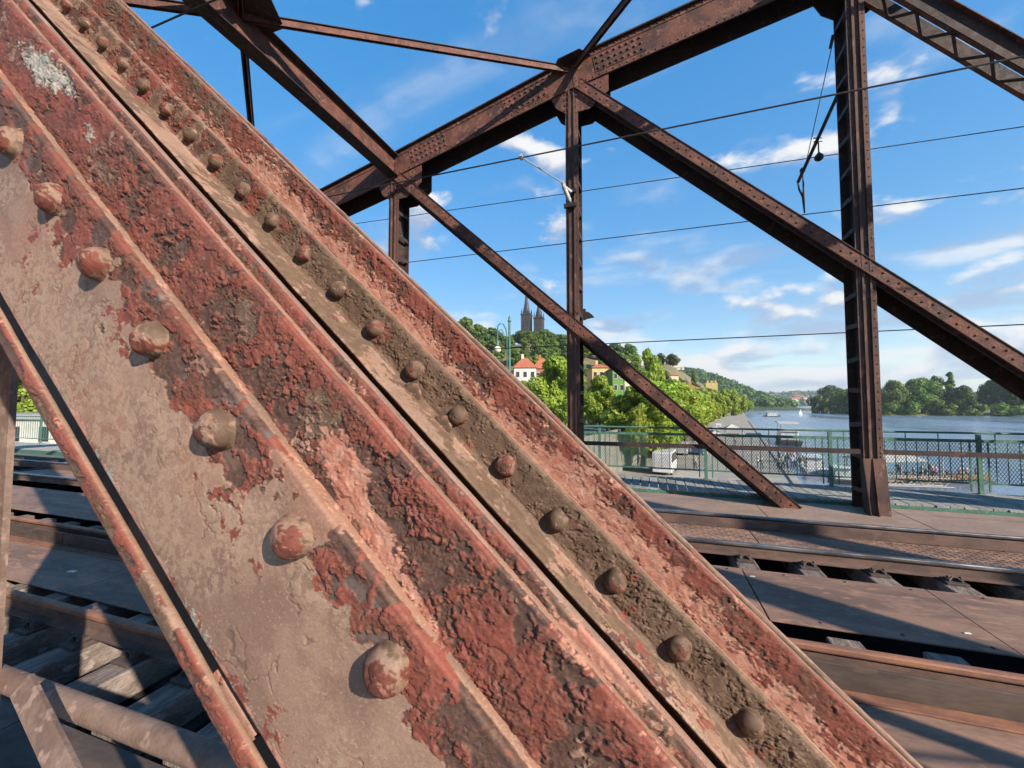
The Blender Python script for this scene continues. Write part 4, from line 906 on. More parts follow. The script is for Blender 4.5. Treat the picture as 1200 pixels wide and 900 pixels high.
MB().lathe((3.60, 10.5, 5.44), [(0.02, 0.10), (0.05, 0.06), (0.085, 0.02), (0.09, -0.02), (0.075, -0.06), (0.03, -0.09)], 14).build('pulley', 'dark_iron', br, smooth=True)
for dz in (5.78, 5.86): MB().beam((3.50, 10.46, dz), (3.68, 10.52, dz + 0.01), 0.02, 0.02).build('peg', 'dark_iron', br)
MB().tube([(3.40, 10.86, 5.28), (3.41, 10.88, 4.85), (3.42, 10.9, 4.52)], [0.014, 0.022, 0.012], 6).build('spring', 'dark_iron', br)
MB().tube([(3.31, 10.9, 5.12), (3.33, 10.9, 4.95), (3.40, 10.9, 4.78), (3.42, 10.9, 4.38)], [0.016, 0.02, 0.028, 0.016], 6).build('link_chain', 'dark_iron', br)
lp = root('post_lamp', (-1.4, 10.0, 2.1), 'small dark lamp shade sticking out behind the far truss post', 'lamp')
MB().box((-1.53, 9.88, 2.04), (-1.47, 10.0, 2.30)).build('back_plate', 'dark_iron', lp)
MB().prism([(-1.48, 9.9, 2.07), (-1.27, 9.9, 2.10), (-1.32, 9.9, 2.16), (-1.40, 9.9, 2.22), (-1.48, 9.9, 2.24)], (0, 0.14, 0)).build('shade', 'dark_iron', lp)
# ================================================================== TREES
def make_tree(name, H, W, shape, n, leaf, mat, seed):
    """crown of leaf clumps in uneven lobes round real limbs; base at the origin"""
    r = random.Random(seed); o = bpy.data.objects.new(name, None); COL.objects.link(o); WLOC[o.name] = Vector((0, 0, 0))
    lobes = []; rad = []
    c0 = {'plane': 0.16, 'round': 0.22, 'poplar': 0.06, 'bush': 0.0}[shape] * H
    nl = {'plane': 30, 'round': 30, 'poplar': 34, 'bush': 12}[shape]
    for i in range(nl):
        u = (i + r.random()) / nl; a = r.uniform(0, 6.283)
        if shape == 'poplar': env = (math.sin(math.pi * (u ** 0.75)) ** 0.6) * (1 - 0.35 * u)
        elif shape == 'plane': env = math.sin(math.pi * (0.10 + 0.86 * u) ** 0.85) ** 0.62
        else: env = math.sin(math.pi * (0.08 + 0.88 * u) ** 0.95) ** 0.7
        k = math.sqrt(r.random()) * 0.78; rr = W / 2 * env * k
        lobes.append((rr * math.cos(a), rr * math.sin(a), c0 + (H - c0) * (0.06 + 0.86 * u))); rad.append(W * (0.125 if shape == 'poplar' else 0.15) * r.uniform(0.7, 1.3) * (0.65 + 0.5 * env))
    me = leaf_mesh('crown', clump_cloud(lobes, rad, max(8, n // nl), leaf, 0.9), mat); cr = bpy.data.objects.new('crown', me); COL.objects.link(cr); cr.parent = o
    t = MB(); br = H * 0.022
    t.tube([(0, 0, -0.6), (0.02 * H, 0, H * 0.2), (0.0, 0.015 * H, H * 0.5), (0.01 * H, 0, H * 0.8)], [br * 1.3, br, br * 0.65, br * 0.2], 7)
    for i in range(0, nl, 3):
        x, y, z = lobes[i]; zb = max(H * 0.14, z - 0.16 * H - 0.3 * math.hypot(x, y)); t.tube([(0.01 * H, 0, zb), (x * 0.5, y * 0.5, (zb + z) / 2 + 0.02 * H), (x, y, z)], [br * 0.5, br * 0.32, br * 0.12], 5)
    t.build('trunk', 'bark', o)
    return o
PROTO = {}
def kind(key, name, H, W, shape, n, leaf, mat, count=3):
    PROTO[key] = [name, H, W, shape, n, leaf, mat, count, []]
kind('plane_near', 'plane_tree', 13, 8.6, 'plane', 9000, 0.28, 'leaf_plane', 3)
kind('plane_far', 'plane_tree', 13, 9, 'plane', 3200, 0.48, 'leaf_plane', 3)
kind('mid', 'broadleaf_tree', 13, 11, 'round', 2600, 0.55, 'leaf_mid', 3)
kind('dark', 'broadleaf_tree', 14, 11, 'round', 2600, 0.55, 'leaf_dark', 3)
kind('olive', 'broadleaf_tree', 12, 11, 'round', 2600, 0.5, 'leaf_olive', 2)
kind('big', 'island_tree', 30, 28, 'round', 5200, 0.85, 'leaf_mid', 3)
kind('bigdark', 'island_tree', 30, 26, 'round', 5200, 0.85, 'leaf_dark', 2)
kind('poplar', 'poplar_tree', 38, 13, 'poplar', 7000, 0.8, 'leaf_mid', 2)
kind('bush', 'shrub', 9, 15, 'bush', 1500, 0.7, 'leaf_mid', 2)
_i = [0]
def tree(key, loc, H, W, label, group):
    name, pH, pW, shape, n, leaf, mat, count, made = PROTO[key]; _i[0] += 1
    if len(made) < count: o = make_tree(name, pH, pW, shape, n, leaf, mat, 100 + _i[0]); made.append(o)
    else: o = copy_tree(made[_i[0] % count])
    o.location = loc; o.scale = (W / pW, W / pW, H / pH); o.rotation_euler = (0, 0, random.uniform(0, 6.28)); tag(o, label, 'shrub' if key == 'bush' else 'tree', group); return o
def tree_px(key, px, ptop, wpx, Y, zbase, label, group):
    top = at_y(px, ptop, Y); dep = top.dot(_F); return tree(key, (top.x, Y, zbase), top.z - zbase, wpx * dep / 480, label, group)
g = 'trees in a row along the embankment street'
tree_px('plane_near', 650, 416, 58, 82, STREET, 'big bright green plane tree left of the slim truss post, before the red roofed house', g)
tree_px('plane_near', 615, 446, 40, 96, STREET, 'bright plane tree half hidden by the edge of the near diagonal', g)
tree_px('plane_near', 712, 452, 44, 66, STREET, 'bright plane tree just right of the slim truss post', g)
tree_px('plane_near', 747, 460, 36, 74, STREET, 'bright plane tree below the long diagonal, before the green house', g)
tree_px('plane_near', 762, 408, 34, 130, STREET, 'tall light green tree rising behind the far diagonal', g)
tree_px('dark', 778, 456, 40, 112, STREET, 'dark green tree behind the far diagonal', g)
tree_px('plane_near', 690, 462, 34, 90, STREET, 'bright tree mostly behind the slim truss post', g)
for px, pt, w, Y, lb in ((668, 462, 36, 62, 'small bright tree in the gap left of the slim post'), (702, 438, 36, 84, 'bright tree top right beside the slim post, before the yellow house'), (730, 462, 40, 58, 'broad bright tree below the green house'), (748, 472, 34, 54, 'low bright tree crown just above the railing'), (768, 474, 34, 62, 'low bright tree left of the far diagonal above the railing'), (788, 476, 30, 74, 'bright tree crown right behind the far diagonal'), (806, 474, 26, 92, 'bright tree crown right of the far diagonal')):
    tree_px('plane_near', px, pt, w, Y, STREET - 1.5, lb, g)
for k, y in enumerate((58, 69, 80, 92, 104, 117, 131, 146, 162, 180, 200, 224)):
    tree('plane_near' if y < 110 else 'plane_far', (BX(y) - 17.2 + random.uniform(-0.6, 0.6), y, QUAY), random.uniform(10.5, 13.0), random.uniform(8.5, 10.0), 'bright plane tree growing on the quay before the embankment wall', 'trees on the quay below the wall')
y = 118.0; k = 0
while y < 470:
    x = BX(y) - 22.0 + random.uniform(-1, 1); tree('plane_far', (x, y, STREET - 2.0), (random.uniform(10.5, 13.5) if y < 160 else random.uniform(9.0, 11.5)), random.uniform(10.5, 12.5), 'bright green plane tree in the row receding along the quay', g); y += 9 + y * 0.012
for px, pt, w, Y, lb in ((800, 453, 27, 170, 'nearest'), (812, 454, 25, 200, 'second'), (824, 455, 22, 232, 'third'), (836, 457, 21, 264, 'fourth'), (847, 457, 19, 300, 'fifth'), (857, 457, 18, 335, 'sixth'), (867, 464, 15, 385, 'last')):
    tree_px('plane_far', px, pt, w * 1.15, Y, QUAY - 2.6, lb + ' bright tree of the row that runs out to the river edge', g)
for px, pt in ((848, 458), (858, 456), (868, 463), (876, 469)):
    tree_px('plane_far', px, pt, 17, 455, -8, 'light green tree at the far end of the quay', g)
# castle hill
g = 'trees on the castle hill'
hill_spots = []; tries = 0
while len(hill_spots) < 135 and tries < 4000:
    tries += 1; Y = random.uniform(185, 350); X = Y * random.uniform(-0.56, 0.05)
    if X > -10 and Y > 245: continue
    if -0.345 < X / Y < -0.22 and Y > 300: continue
    if all((X - a) ** 2 + (Y - b) ** 2 > 49 for a, b in hill_spots): hill_spots.append((X, Y))
for X, Y in hill_spots:
    kk = random.choice(['mid', 'mid', 'mid', 'dark', 'plane_far']); H = random.uniform(8, 14)
    tree(kk, (X, Y, float(hill_z(X, Y)) - 0.5), H, H * random.uniform(0.85, 1.1), {'mid': 'mid green', 'dark': 'dark green', 'plane_far': 'yellow green'}[kk] + ' tree on the castle hill ' + ('left of the street lamp' if X / Y < -0.39 else 'behind the street lamp' if X / Y < -0.33 else 'below the church towers' if X / Y < -0.24 else 'behind the slim truss post' if X / Y < -0.13 else 'above the yellow and green houses' if X / Y < -0.04 else 'behind the far diagonal'), g)
for px, pt, w, Y, kk, lb in ((545, 372, 26, 300, 'mid', 'tall tree on the hill crest above the near diagonal edge'), (560, 380, 26, 290, 'mid', 'mid green tree on the hill crest left of the lamp'), (577, 384, 26, 300, 'dark', 'dark tree on the hill crest behind the lamp'), (612, 388, 34, 300, 'mid', 'round light green tree right below the left church tower'), (638, 386, 30, 310, 'mid', 'round tree below the right church tower'), (655, 392, 26, 300, 'dark', 'dark tree on the hill left of the slim post'), (700, 404, 28, 300, 'mid', 'tree on the hill crest right of the slim post'), (720, 406, 26, 310, 'dark', 'dark tree on the hill crest above the yellow house'), (737, 404, 22, 300, 'mid', 'tree on the crest touching the lowest wire'),
                             (774, 414, 14, 315, 'dark', 'dark tree left of the white hilltop house'), (788, 415, 17, 312, 'olive', 'olive tree before the white hilltop house'), (813, 434, 7, 322, 'mid', 'lone small tree on the bare cliff edge')):
    p = at_y(px, pt, Y); zb = float(hill_z(p.x, Y)) - 1
    tree_px(kk, px, pt, w, Y, min(zb, p.z - 7), lb, g)
for px, pt, w, Y, kk in ((800, 446, 22, 250, 'olive'), (815, 450, 20, 270, 'mid'), (828, 455, 18, 300, 'olive'), (790, 440, 20, 240, 'mid')):
    p = at_y(px, pt, Y); tree_px(kk, px, pt, w, Y, p.z - 9, 'shrubby tree at the foot of the bare cliff', g)
# island
g = 'trees on the river island'
for px, pt, w, Y, kk, lb in ((972, 452, 30, 640, 'bigdark', 'dark tree at the upstream tip of the island'), (990, 456, 26, 520, 'big', 'tree left of the thick truss post on the island'), (960, 464, 26, 560, 'bush', 'low bush at the left tip of the island'), (1046, 447, 30, 465, 'big', 'round bright green island tree beside the thick truss post'), (1078, 444, 38, 470, 'big', 'big round dark topped island tree'), (1112, 433, 18, 475, 'poplar', 'tall pointed poplar on the island'), (1095, 441, 22, 490, 'bigdark', 'dark tree left of the poplar'), (1128, 452, 26, 462, 'bigdark', 'dark green island tree right of the poplar'), (1160, 446, 32, 480, 'bigdark', 'dark island tree partly behind the far diagonal'), (1192, 436, 34, 470, 'bigdark', 'dark island tree at the right edge of the view'), (1062, 456, 24, 500, 'bigdark', 'dark tree between the two round island trees'), (1016, 452, 30, 500, 'big', 'island tree behind the thick truss post'),
                             (1225, 440, 40, 480, 'big', 'island tree just outside the right edge')):
    X = at_y(px, pt, Y).x; tree_px(kk, px, pt, w, Y, WATER + 0.6, lb, g)
for px, pt, w, Y in ((1005, 470, 34, 505), (1040, 472, 26, 460), (1065, 470, 26, 462), (1098, 470, 40, 463), (1118, 466, 30, 466), (1142, 473, 24, 462), (1180, 474, 40, 464), (980, 468, 30, 540)):
    tree_px('bush', px, pt, w, Y, WATER + 0.2, 'low bright green shrub at the water edge of the island', 'shrubs along the island shore')
# left bank beyond the truss
for px, pt, w, Y in ((30, 428, 70, 30), (70, 440, 60, 34), (-30, 420, 80, 30)):
    tree_px('plane_near', px, pt, w, Y, STREET, 'bright green tree glimpsed between the near post and the diagonal at the left', 'trees at the left end of the bridge')

# ================================================================== BUILDINGS
def house(name, c, w, d, z0, ze, zr, wall, roof, rz, nx, nz, label, cat='house', flat=False, chim=True):
    o = root(name, (0, 0, 0), label, cat); hw, hd = w / 2, d / 2; h = ze - z0
    MB().box((-hw, -hd, 0), (hw, hd, h)).build('wall', wall, o)
    if flat: MB().box((-hw - 0.3, -hd - 0.3, h + 0.003), (hw + 0.3, hd + 0.3, h + 0.5)).build('roof', roof, o)
    else:
        q = min(hw * 0.75, hd); e = 0.45; zz = zr - z0
        mb = MB(); mb.add([(-hw - e, -hd - e, h + 0.003), (hw + e, -hd - e, h + 0.003), (hw + e, hd + e, h + 0.003), (-hw - e, hd + e, h + 0.003), (-hw + q, 0, zz), (hw - q, 0, zz)],
                          [(0, 1, 5, 4), (1, 2, 5), (2, 3, 4, 5), (3, 0, 4), (3, 2, 1, 0)])
        rf = mb.build('roof', roof, o)
        if chim:
            MB().box((-hw * 0.35, -0.5, zz - 1.6), (-hw * 0.35 + 0.9, 0.5, zz + 1.3)).build('chimney', wall, rf)
    for i in range(nx):
        for k in range(nz):
            x = -hw + (i + 0.5) * w / nx; z = (k + 0.45) * h / nz
            ww, wh = min(1.1, w / nx * 0.5), min(1.7, h / nz * 0.55)
            f = MB().box((x - ww / 2 - 0.12, -hd - 0.06, z - wh / 2 - 0.12), (x + ww / 2 + 0.12, -hd - 0.003, z + wh / 2 + 0.12)).build('window', 'white_wall', o)
            MB().box((x - ww / 2, -hd - 0.09, z - wh / 2), (x + ww / 2, -hd - 0.063, z + wh / 2)).build('pane', 'window_dark', f)
    o.location = (c[0], c[1], z0); o.rotation_euler = (0, 0, rz); return o
def house_px(name, px, pe, pr, wpx, Y, d, z0, wall, roof, rz, nx, nz, label, **kw):
    e = at_y(px, pe, Y); r_ = at_y(px, pr, Y); dep = e.dot(_F); return house(name, (e.x, Y + d / 2), wpx * dep / 480, d, z0, e.z, r_.z, wall, roof, rz, nx, nz, label, **kw)
house_px('town_house', 608, 431, 417, 26, 128, 14, STREET, 'white_wall', 'red_roof', 0.3, 3, 4, 'white town house with red tiled roof left of the bright tree')
house_px('town_house', 630, 432, 418, 22, 140, 12, STREET, 'brick_red', 'red_roof', 0.3, 2, 4, 'brick red house with hipped roof behind the bright tree')
house_px('town_house', 655, 430, 421, 30, 165, 12, STREET, 'cream_wall', 'red_roof', 0.25, 3, 4, 'cream house with red roof left of the slim truss post')
house_px('town_house', 699, 431, 425, 22, 150, 12, STREET, 'yellow_wall', 'red_roof', 0.3, 3, 4, 'yellow house under the lowest part of the hill, right of the slim post')
house_px('town_house', 719, 433, 427, 14, 142, 11, STREET, 'green_wall', 'red_roof', 0.3, 2, 4, 'bright green house beside the yellow one', chim=False)
house_px('town_house', 733, 436, 428, 14, 160, 11, STREET, 'cream_wall', 'red_roof', 0.3, 2, 4, 'cream house with red roof right of the green one')
house_px('town_house', 783, 440, 436, 17, 235, 12, float(hill_z(14.0, 240)), 'cream_wall', 'red_roof', 0.25, 3, 2, 'cream house with flat orange roof below the hilltop house', chim=False)
house_px('hill_house', 786, 431, 419, 26, 318, 13, float(hill_z(14.0, 320)) - 2, 'white_wall', 'canvas_cream', 0.2, 4, 2, 'white house with steep pale roof on top of the cliff')
house_px('hill_house', 808, 456, 450, 22, 232, 10, 3.0, 'brick_red', 'red_roof', 0.2, 3, 1, 'low red roofed house among the trees at the cliff foot', chim=False)
def ruin():
    p = at_y(834, 452, 335); o = root('ruin', (p.x, 335, p.z - 4), 'small yellow stone ruin at the right foot of the cliff', 'ruin')
    MB().box((p.x - 4, 335, p.z - 4), (p.x + 4, 340, p.z + 2.2)).build('wall', 'yellow_wall', o)
    for k in (-3.2, -0.6, 2.0): MB().box((p.x + k, 334.9, p.z + 2.203), (p.x + k + 1.3, 340, p.z + 3.8)).build('battlement', 'yellow_wall', o)
ruin()
def church():
    Y = 372; o = root('church', (at_y(623, 400, Y).x, Y, float(hill_z(at_y(623, 400, Y).x, Y))), 'dark twin spired stone church on top of the hill', 'church')
    zb = o.location.z - 2
    def tower(px, ptip, pshould, wpx):
        tip, sh = at_y(px, ptip, Y), at_y(px, pshould, Y); w = wpx * tip.dot(_F) / 480 / 2 * 0.78; x = tip.x
        t = MB().box((x - w, Y - w, zb), (x + w, Y + w, sh.z)).build('tower', 'sandstone_dark', o)
        MB().box((x - w - 0.5, Y - w - 0.5, sh.z + 0.003), (x + w + 0.5, Y + w + 0.5, sh.z + 1.1)).build('cornice', 'sandstone_dark', t)
        mb = MB(); n = 8; rw = w * 0.90
        base = [(x + rw * math.cos(R(22.5 + 45 * k)), Y + rw * math.sin(R(22.5 + 45 * k)), sh.z + 1.1) for k in range(8)]
        mid = [(x + rw * 0.52 * math.cos(R(22.5 + 45 * k)), Y + rw * 0.52 * math.sin(R(22.5 + 45 * k)), sh.z + 1.1 + (tip.z - sh.z) * 0.38) for k in range(8)]
        mb.add(base + mid + [(x, Y, tip.z)], [(k, (k + 1) % 8, 8 + (k + 1) % 8, 8 + k) for k in range(8)] + [(8 + k, 8 + (k + 1) % 8, 16) for k in range(8)] + [tuple(range(8))[::-1]]); mb.build('spire', 'slate', t)
        for a in (-1, 1):
            for b in (-1, 1):
                MB().lathe((x + a * w * 0.86, Y + b * w * 0.86, sh.z + 1.1), [(w * 0.15, 0), (w * 0.15, 2.0), (0.05, 6.0)], 6).build('pinnacle', 'slate', t)
        for zf in (0.78, 0.50):
            zc = zb + (sh.z - zb) * zf
            for dx in (-w * 0.36, w * 0.36):
                MB().prism([(x + dx - 0.7, Y - w - 0.12, zc - 3), (x + dx + 0.7, Y - w - 0.12, zc - 3), (x + dx + 0.7, Y - w - 0.12, zc + 2.2), (x + dx, Y - w - 0.12, zc + 3.4), (x + dx - 0.7, Y - w - 0.12, zc + 2.2)], (0, 0.1, 0)).build('window', 'window_dark', t)
        MB().tube([(x, Y, tip.z - 0.3), (x, Y, tip.z + 2.2)], 0.18, 5).build('finial', 'slate', t)
    tower(617, 337, 370, 13.5); tower(631.5, 347, 374, 13.0)
    x0, x1 = at_y(611, 388, Y).x, at_y(637, 388, Y).x; zn = at_y(624, 391, Y).z
    MB().box((x0, Y + 8, zb), (x1, Y + 45, zn - 5)).build('nave', 'sandstone_dark', o)
    MB().prism([(x0 - 0.5, Y + 8, zn - 5), (x1 + 0.5, Y + 8, zn - 5), ((x0 + x1) / 2, Y + 8, zn + 5)], (0, 37, 0)).build('nave_roof', 'slate', o)
church()
# distant town: many small houses on the far hills
ph = None
for k in range(46):
    x, y = random.uniform(560, 1500), random.uniform(2000, 3000); z = float(far2_z(np.array(x), np.array(y)))
    if ph is None:
        ph = root('far_house', (0, 0, 0), 'tiny pale house on the distant hillside at the river bend', 'house', 'houses of the distant town')
        MB().box((-11, -7, 0), (11, 7, 13)).build('wall', 'white_wall', ph)
        MB().prism([(-11.5, -8, 13.01), (-11.5, 8, 13.01), (-11.5, 0, 19)], (23, 0, 0)).build('roof', 'red_roof', ph); h_ = ph
    else: h_ = copy_tree(ph)
    h_.location = (x, y, z + 6); h_.rotation_euler = (0, 0, random.uniform(-0.6, 0.6)); s = random.uniform(0.7, 1.9); h_.scale = (s, s, random.uniform(0.6, 1.3))
# low pale pavilion at the left end
house('pavilion', (-64, 27), 26, 8, STREET, -1.6, -1.0, 'white_wall', 'insulator_grey', 0.25, 8, 1, 'low white pavilion glimpsed behind the railing at the far left', 'pavilion', flat=True)

# ================================================================== STREET FURNITURE
def globe_lamp():
    Y = 25.0; P = lambda x, y: at_y(x, y, Y); b = P(597, 400); o = root('street_lamp', (b.x, Y, STREET), 'green cast iron street lamp with hanging cream globe, above the near diagonal', 'street lamp')
    t = P(597, 371).z; x = b.x
    MB().tube([(x, Y, STREET), (x, Y, STREET + 2.5), (x, Y, 2.2), (x, Y, t - 0.35)], [0.15, 0.11, 0.085, 0.075], 10).build('post', 'green_paint', o)
    MB().lathe((x, Y, t - 0.35), [(0.10, 0), (0.13, 0.08), (0.06, 0.14), (0.09, 0.22), (0.02, 0.42)], 10).build('finial', 'green_paint', o, smooth=True)
    MB().tube([(x - 0.16, Y, P(597, 432).z), (x - 0.17, Y, P(594, 395).z), P(593, 386), P(590, 380), P(586, 379), P(583.4, 382), P(583, 388), P(583, 396)], 0.045, 8).build('swan_neck', 'green_paint', o)
    MB().tube([P(591, 392), P(588, 386), P(585.5, 387), P(586, 391), P(588.5, 391)], 0.03, 6).build('scroll', 'green_paint', o)
    MB().beam((x, Y, P(597, 412).z), (x - 0.17, Y, P(597, 412).z), 0.04, 0.05).build('tie', 'green_paint', o)
    c = P(583, 409.5); MB().lathe(P(583, 405), [(0.04, 0.45), (0.07, 0.30), (0.11, 0.12), (0.15, 0.02), (0.15, 0.0)], 12).build('cap', 'green_paint', o, smooth=True)
    MB().lathe(c, [(0.23 * math.sin(math.pi * k / 10) + 0.002, -0.23 * math.cos(math.pi * k / 10)) for k in range(11)], 16).build('globe', 'globe_glass', o, smooth=True)
globe_lamp()
def pole(px, ptop, Y, label, r=0.09):
    p = at_y(px, ptop, Y); o = root('lamp_post', (p.x, Y, STREET), label, 'lamp post', 'green lamp posts on the embankment')
    MB().tube([(p.x, Y, STREET), (p.x, Y, STREET + 3), (p.x, Y, p.z)], [r * 1.5, r, r * 0.7], 8).build('post', 'green_paint', o)
    MB().tube([(p.x, Y, p.z - 0.3), (p.x - 0.5, Y, p.z + 0.05), (p.x - 1.1, Y, p.z + 0.05)], r * 0.5, 6).build('arm', 'green_paint', o)
    MB().lathe((p.x - 1.15, Y, p.z - 0.12), [(0.28, 0), (0.2, 0.12), (0.05, 0.18)], 10).build('lantern', 'insulator_grey', o)
pole(731, 437, 62, 'thin green lamp post before the green house'); pole(822, 455, 170, 'green lamp post in the tree row, left of the cliff foot', 0.16); pole(802, 462, 150, 'short green lamp post among the row trees', 0.14); pole(842, 466, 300, 'far lamp post at the end of the quay', 0.2)

# ================================================================== QUAY LIFE
def van(c, rz, mat, label, L=5.4, W=2.0, H=2.4, cat='van', group=None):
    o = root(cat, (0, 0, 0), label, cat, group)
    hw = W / 2; prof = [(-L / 2, 0.35), (L / 2 - 0.1, 0.35), (L / 2, 0.6), (L / 2 - 0.05, 0.42 * H + 0.1), (L / 2 - 0.95, 0.48 * H + 0.1), (L / 2 - 1.6, H), (-L / 2 + 0.1, H), (-L / 2, H - 0.15)]
    MB().prism([(a, -hw, b) for a, b in prof], (0, W, 0)).build('body', mat, o, bevel=0.06)
    for s in (-1, 1):
        y = s * (hw + 0.004); MB().prism([(L / 2 - 1.12, y, 0.50 * H + 0.12), (L / 2 - 1.66, y, H - 0.22), (-L / 2 + 0.4, y, H - 0.22), (-L / 2 + 0.4, y, 0.5 * H + 0.12)], (0, s * 0.008, 0)).build('side_window', 'window_dark', o)
        for x in (-L / 2 + 0.95, L / 2 - 1.0):
            wv = MB().lathe((x, s * (hw - 0.12), 0.34), [(0.33, -0.1), (0.35, -0.06), (0.35, 0.10), (0.30, 0.13)], 14, (0, s, 0)).build('wheel', 'tyre', o); MB().lathe((x, s * (hw + 0.012), 0.34), [(0.2, 0), (0.18, 0.012)], 12, (0, s, 0)).build('rim', 'car_silver', wv)
        MB().box((L / 2 - 0.06, s * (hw - 0.42) - 0.14, 0.72), (L / 2 + 0.012, s * (hw - 0.42) + 0.14, 0.9)).build('headlight', 'boat_white', o)
    MB().prism([(L / 2 - 0.93, -hw + 0.14, 0.5 * H + 0.12), (L / 2 - 0.93, hw - 0.14, 0.5 * H + 0.12), (L / 2 - 1.5, hw - 0.2, H - 0.12), (L / 2 - 1.5, -hw + 0.2, H - 0.12)], (0.03, 0, 0.02)).build('windscreen', 'window_dark', o)
    o.location = c; o.rotation_euler = (0, 0, rz); return o
AZ = math.atan2(1, 0.176)
q = lambda px, py: at_z(px, py, QUAY)
van(q(780, 553), AZ, 'boat_white', 'white van parked on the quay behind the railing', 6.0, 2.2, 2.8)
van(q(800, 532), AZ, 'car_silver', 'silver van farther up the quay', 5.0, 1.9, 2.0)
van(q(706, 540), AZ + 0.2, 'car_blue', 'dark car at the foot of the trees left on the quay', 4.4, 1.8, 1.5, 'car')
van(q(742, 522), AZ, 'car_silver', 'silver car parked below the embankment wall', 4.4, 1.8, 1.5, 'car')
van(q(720, 518), AZ, 'boat_white', 'white car parked below the embankment wall', 4.4, 1.8, 1.5, 'car')
for k_, (y_, mt_) in enumerate(((78, 'car_blue'), (92, 'boat_white'), (106, 'car_silver'), (123, 'boat_dark'), (142, 'car_silver'), (165, 'boat_white'))):
    van((BX(y_) - 12.0, y_, QUAY), AZ + random.uniform(-0.05, 0.05), mt_, ('dark blue', 'white', 'silver grey', 'black', 'second silver', 'farthest white')[k_] + ' car parked along the foot of the embankment wall', 4.4, 1.8, 1.5, 'car', 'cars parked under the wall')
def kiosk(px, py, label):
    p = q(px, py); o = root('market_stall', (p.x, p.y, QUAY), label, 'stall'); x, y = p.x, p.y
    for a in (-1.5, 1.5):
        for b in (-1.2, 1.2): MB().box((x + a - 0.05, y + b - 0.05, QUAY), (x + a + 0.05, y + b + 0.05, QUAY + 2.3)).build('pole', 'insulator_grey', o)
    MB().add([(x - 1.8, y - 1.5, QUAY + 2.3), (x + 1.8, y - 1.5, QUAY + 2.3), (x + 1.8, y + 1.5, QUAY + 2.3), (x - 1.8, y + 1.5, QUAY + 2.3), (x, y, QUAY + 3.4)], [(0, 1, 4), (1, 2, 4), (2, 3, 4), (3, 0, 4), (3, 2, 1, 0)]).build('canopy', 'canvas_cream', o)
    MB().box((x - 1.4, y - 1.1, QUAY), (x + 1.4, y - 0.6, QUAY + 0.95)).build('counter', 'wood_warm', o)
kiosk(838, 525, 'white canopy stall in the middle of the quay'); kiosk(858, 512, 'white canopy stall farther up the quay'); kiosk(815, 516, 'white canopy stall near the embankment wall')
p = q(772, 536); sg = root('sign', (p.x, p.y, QUAY), 'orange square sign on a post on the quay', 'sign')
MB().box((p.x - 0.04, p.y - 0.04, QUAY), (p.x + 0.04, p.y + 0.04, QUAY + 3.0)).build('post', 'insulator_grey', sg); MB().box((p.x - 0.6, p.y - 0.08, QUAY + 2.1), (p.x + 0.6, p.y - 0.043, QUAY + 3.2)).build('board', 'orange_paint', sg)
# people
def person_mesh(seed):
    r = random.Random(seed); st = r.uniform(0.06, 0.2); ar = r.uniform(0.0, 0.35)
    J = [((0, 0, 0.95), 0.145), ((0, 0, 1.18), 0.14), ((0, 0, 1.38), 0.15), ((0, 0, 1.50), 0.062), ((0, -0.01, 1.60), 0.098), ((0, -0.01, 1.72), 0.085),
         ((0.10, 0, 0.88), 0.10), ((0.11, -st, 0.48), 0.068), ((0.11, -st * 0.6, 0.08), 0.048), ((0.11, -st * 0.6 - 0.14, 0.04), 0.04),
         ((-0.10, 0, 0.88), 0.10), ((-0.11, st * 0.5, 0.48), 0.068), ((-0.11, st, 0.08), 0.048), ((-0.11, st - 0.14, 0.04), 0.04),
         ((0.21, 0, 1.38), 0.062), ((0.27, 0.03, 1.12), 0.045), ((0.26, -0.08 - ar, 0.92), 0.036), ((0.26, -0.12 - ar, 0.84), 0.032),
         ((-0.21, 0, 1.38), 0.062), ((-0.27, 0.03, 1.12), 0.045), ((-0.26, -0.06, 0.90), 0.036), ((-0.26, -0.08, 0.82), 0.032)]
    E = [(0, 1), (1, 2), (2, 3), (3, 4), (4, 5), (0, 6), (6, 7), (7, 8), (8, 9), (0, 10), (10, 11), (11, 12), (12, 13), (2, 14), (14, 15), (15, 16), (16, 17), (2, 18), (18, 19), (19, 20), (20, 21)]
    me = bpy.data.meshes.new('person'); me.from_pydata([j[0] for j in J], E, []); o = bpy.data.objects.new('person', me); COL.objects.link(o)
    m = o.modifiers.new('skin', 'SKIN'); sv = me.skin_vertices[0].data if me.skin_vertices else None
    if sv is None:
        bm = bmesh.new(); bm.from_mesh(me); bm.verts.layers.skin.verify(); bm.to_mesh(me); bm.free(); sv = me.skin_vertices[0].data
    for i, (c, rr) in enumerate(J): sv[i].radius = (rr, rr); sv[i].use_root = (i == 0)
    s = o.modifiers.new('sub', 'SUBSURF'); s.levels = 1; s.render_levels = 1
    dg = bpy.context.evaluated_depsgraph_get(); dg.update(); me2 = bpy.data.meshes.new_from_object(o.evaluated_get(dg)); bpy.data.objects.remove(o)
    me2.materials.clear(); me2.materials.append(MATS['clothed_person']); me2.shade_smooth(); return me2
PM = [person_mesh(k) for k in range(4)]
def person(loc, label, group):
    o = bpy.data.objects.new('person', PM[random.randrange(4)]); COL.objects.link(o); o.location = loc; o.rotation_euler = (0, 0, random.uniform(0, 6.28)); s = random.uniform(0.93, 1.05); o.scale = (s, s, s); tag(o, label, 'person', group)
for k in range(16):
    px, py = random.uniform(912, 942), random.uniform(540, 556); person(q(px, py), 'small person in a group standing at the quay edge', 'people gathered at the quay edge')
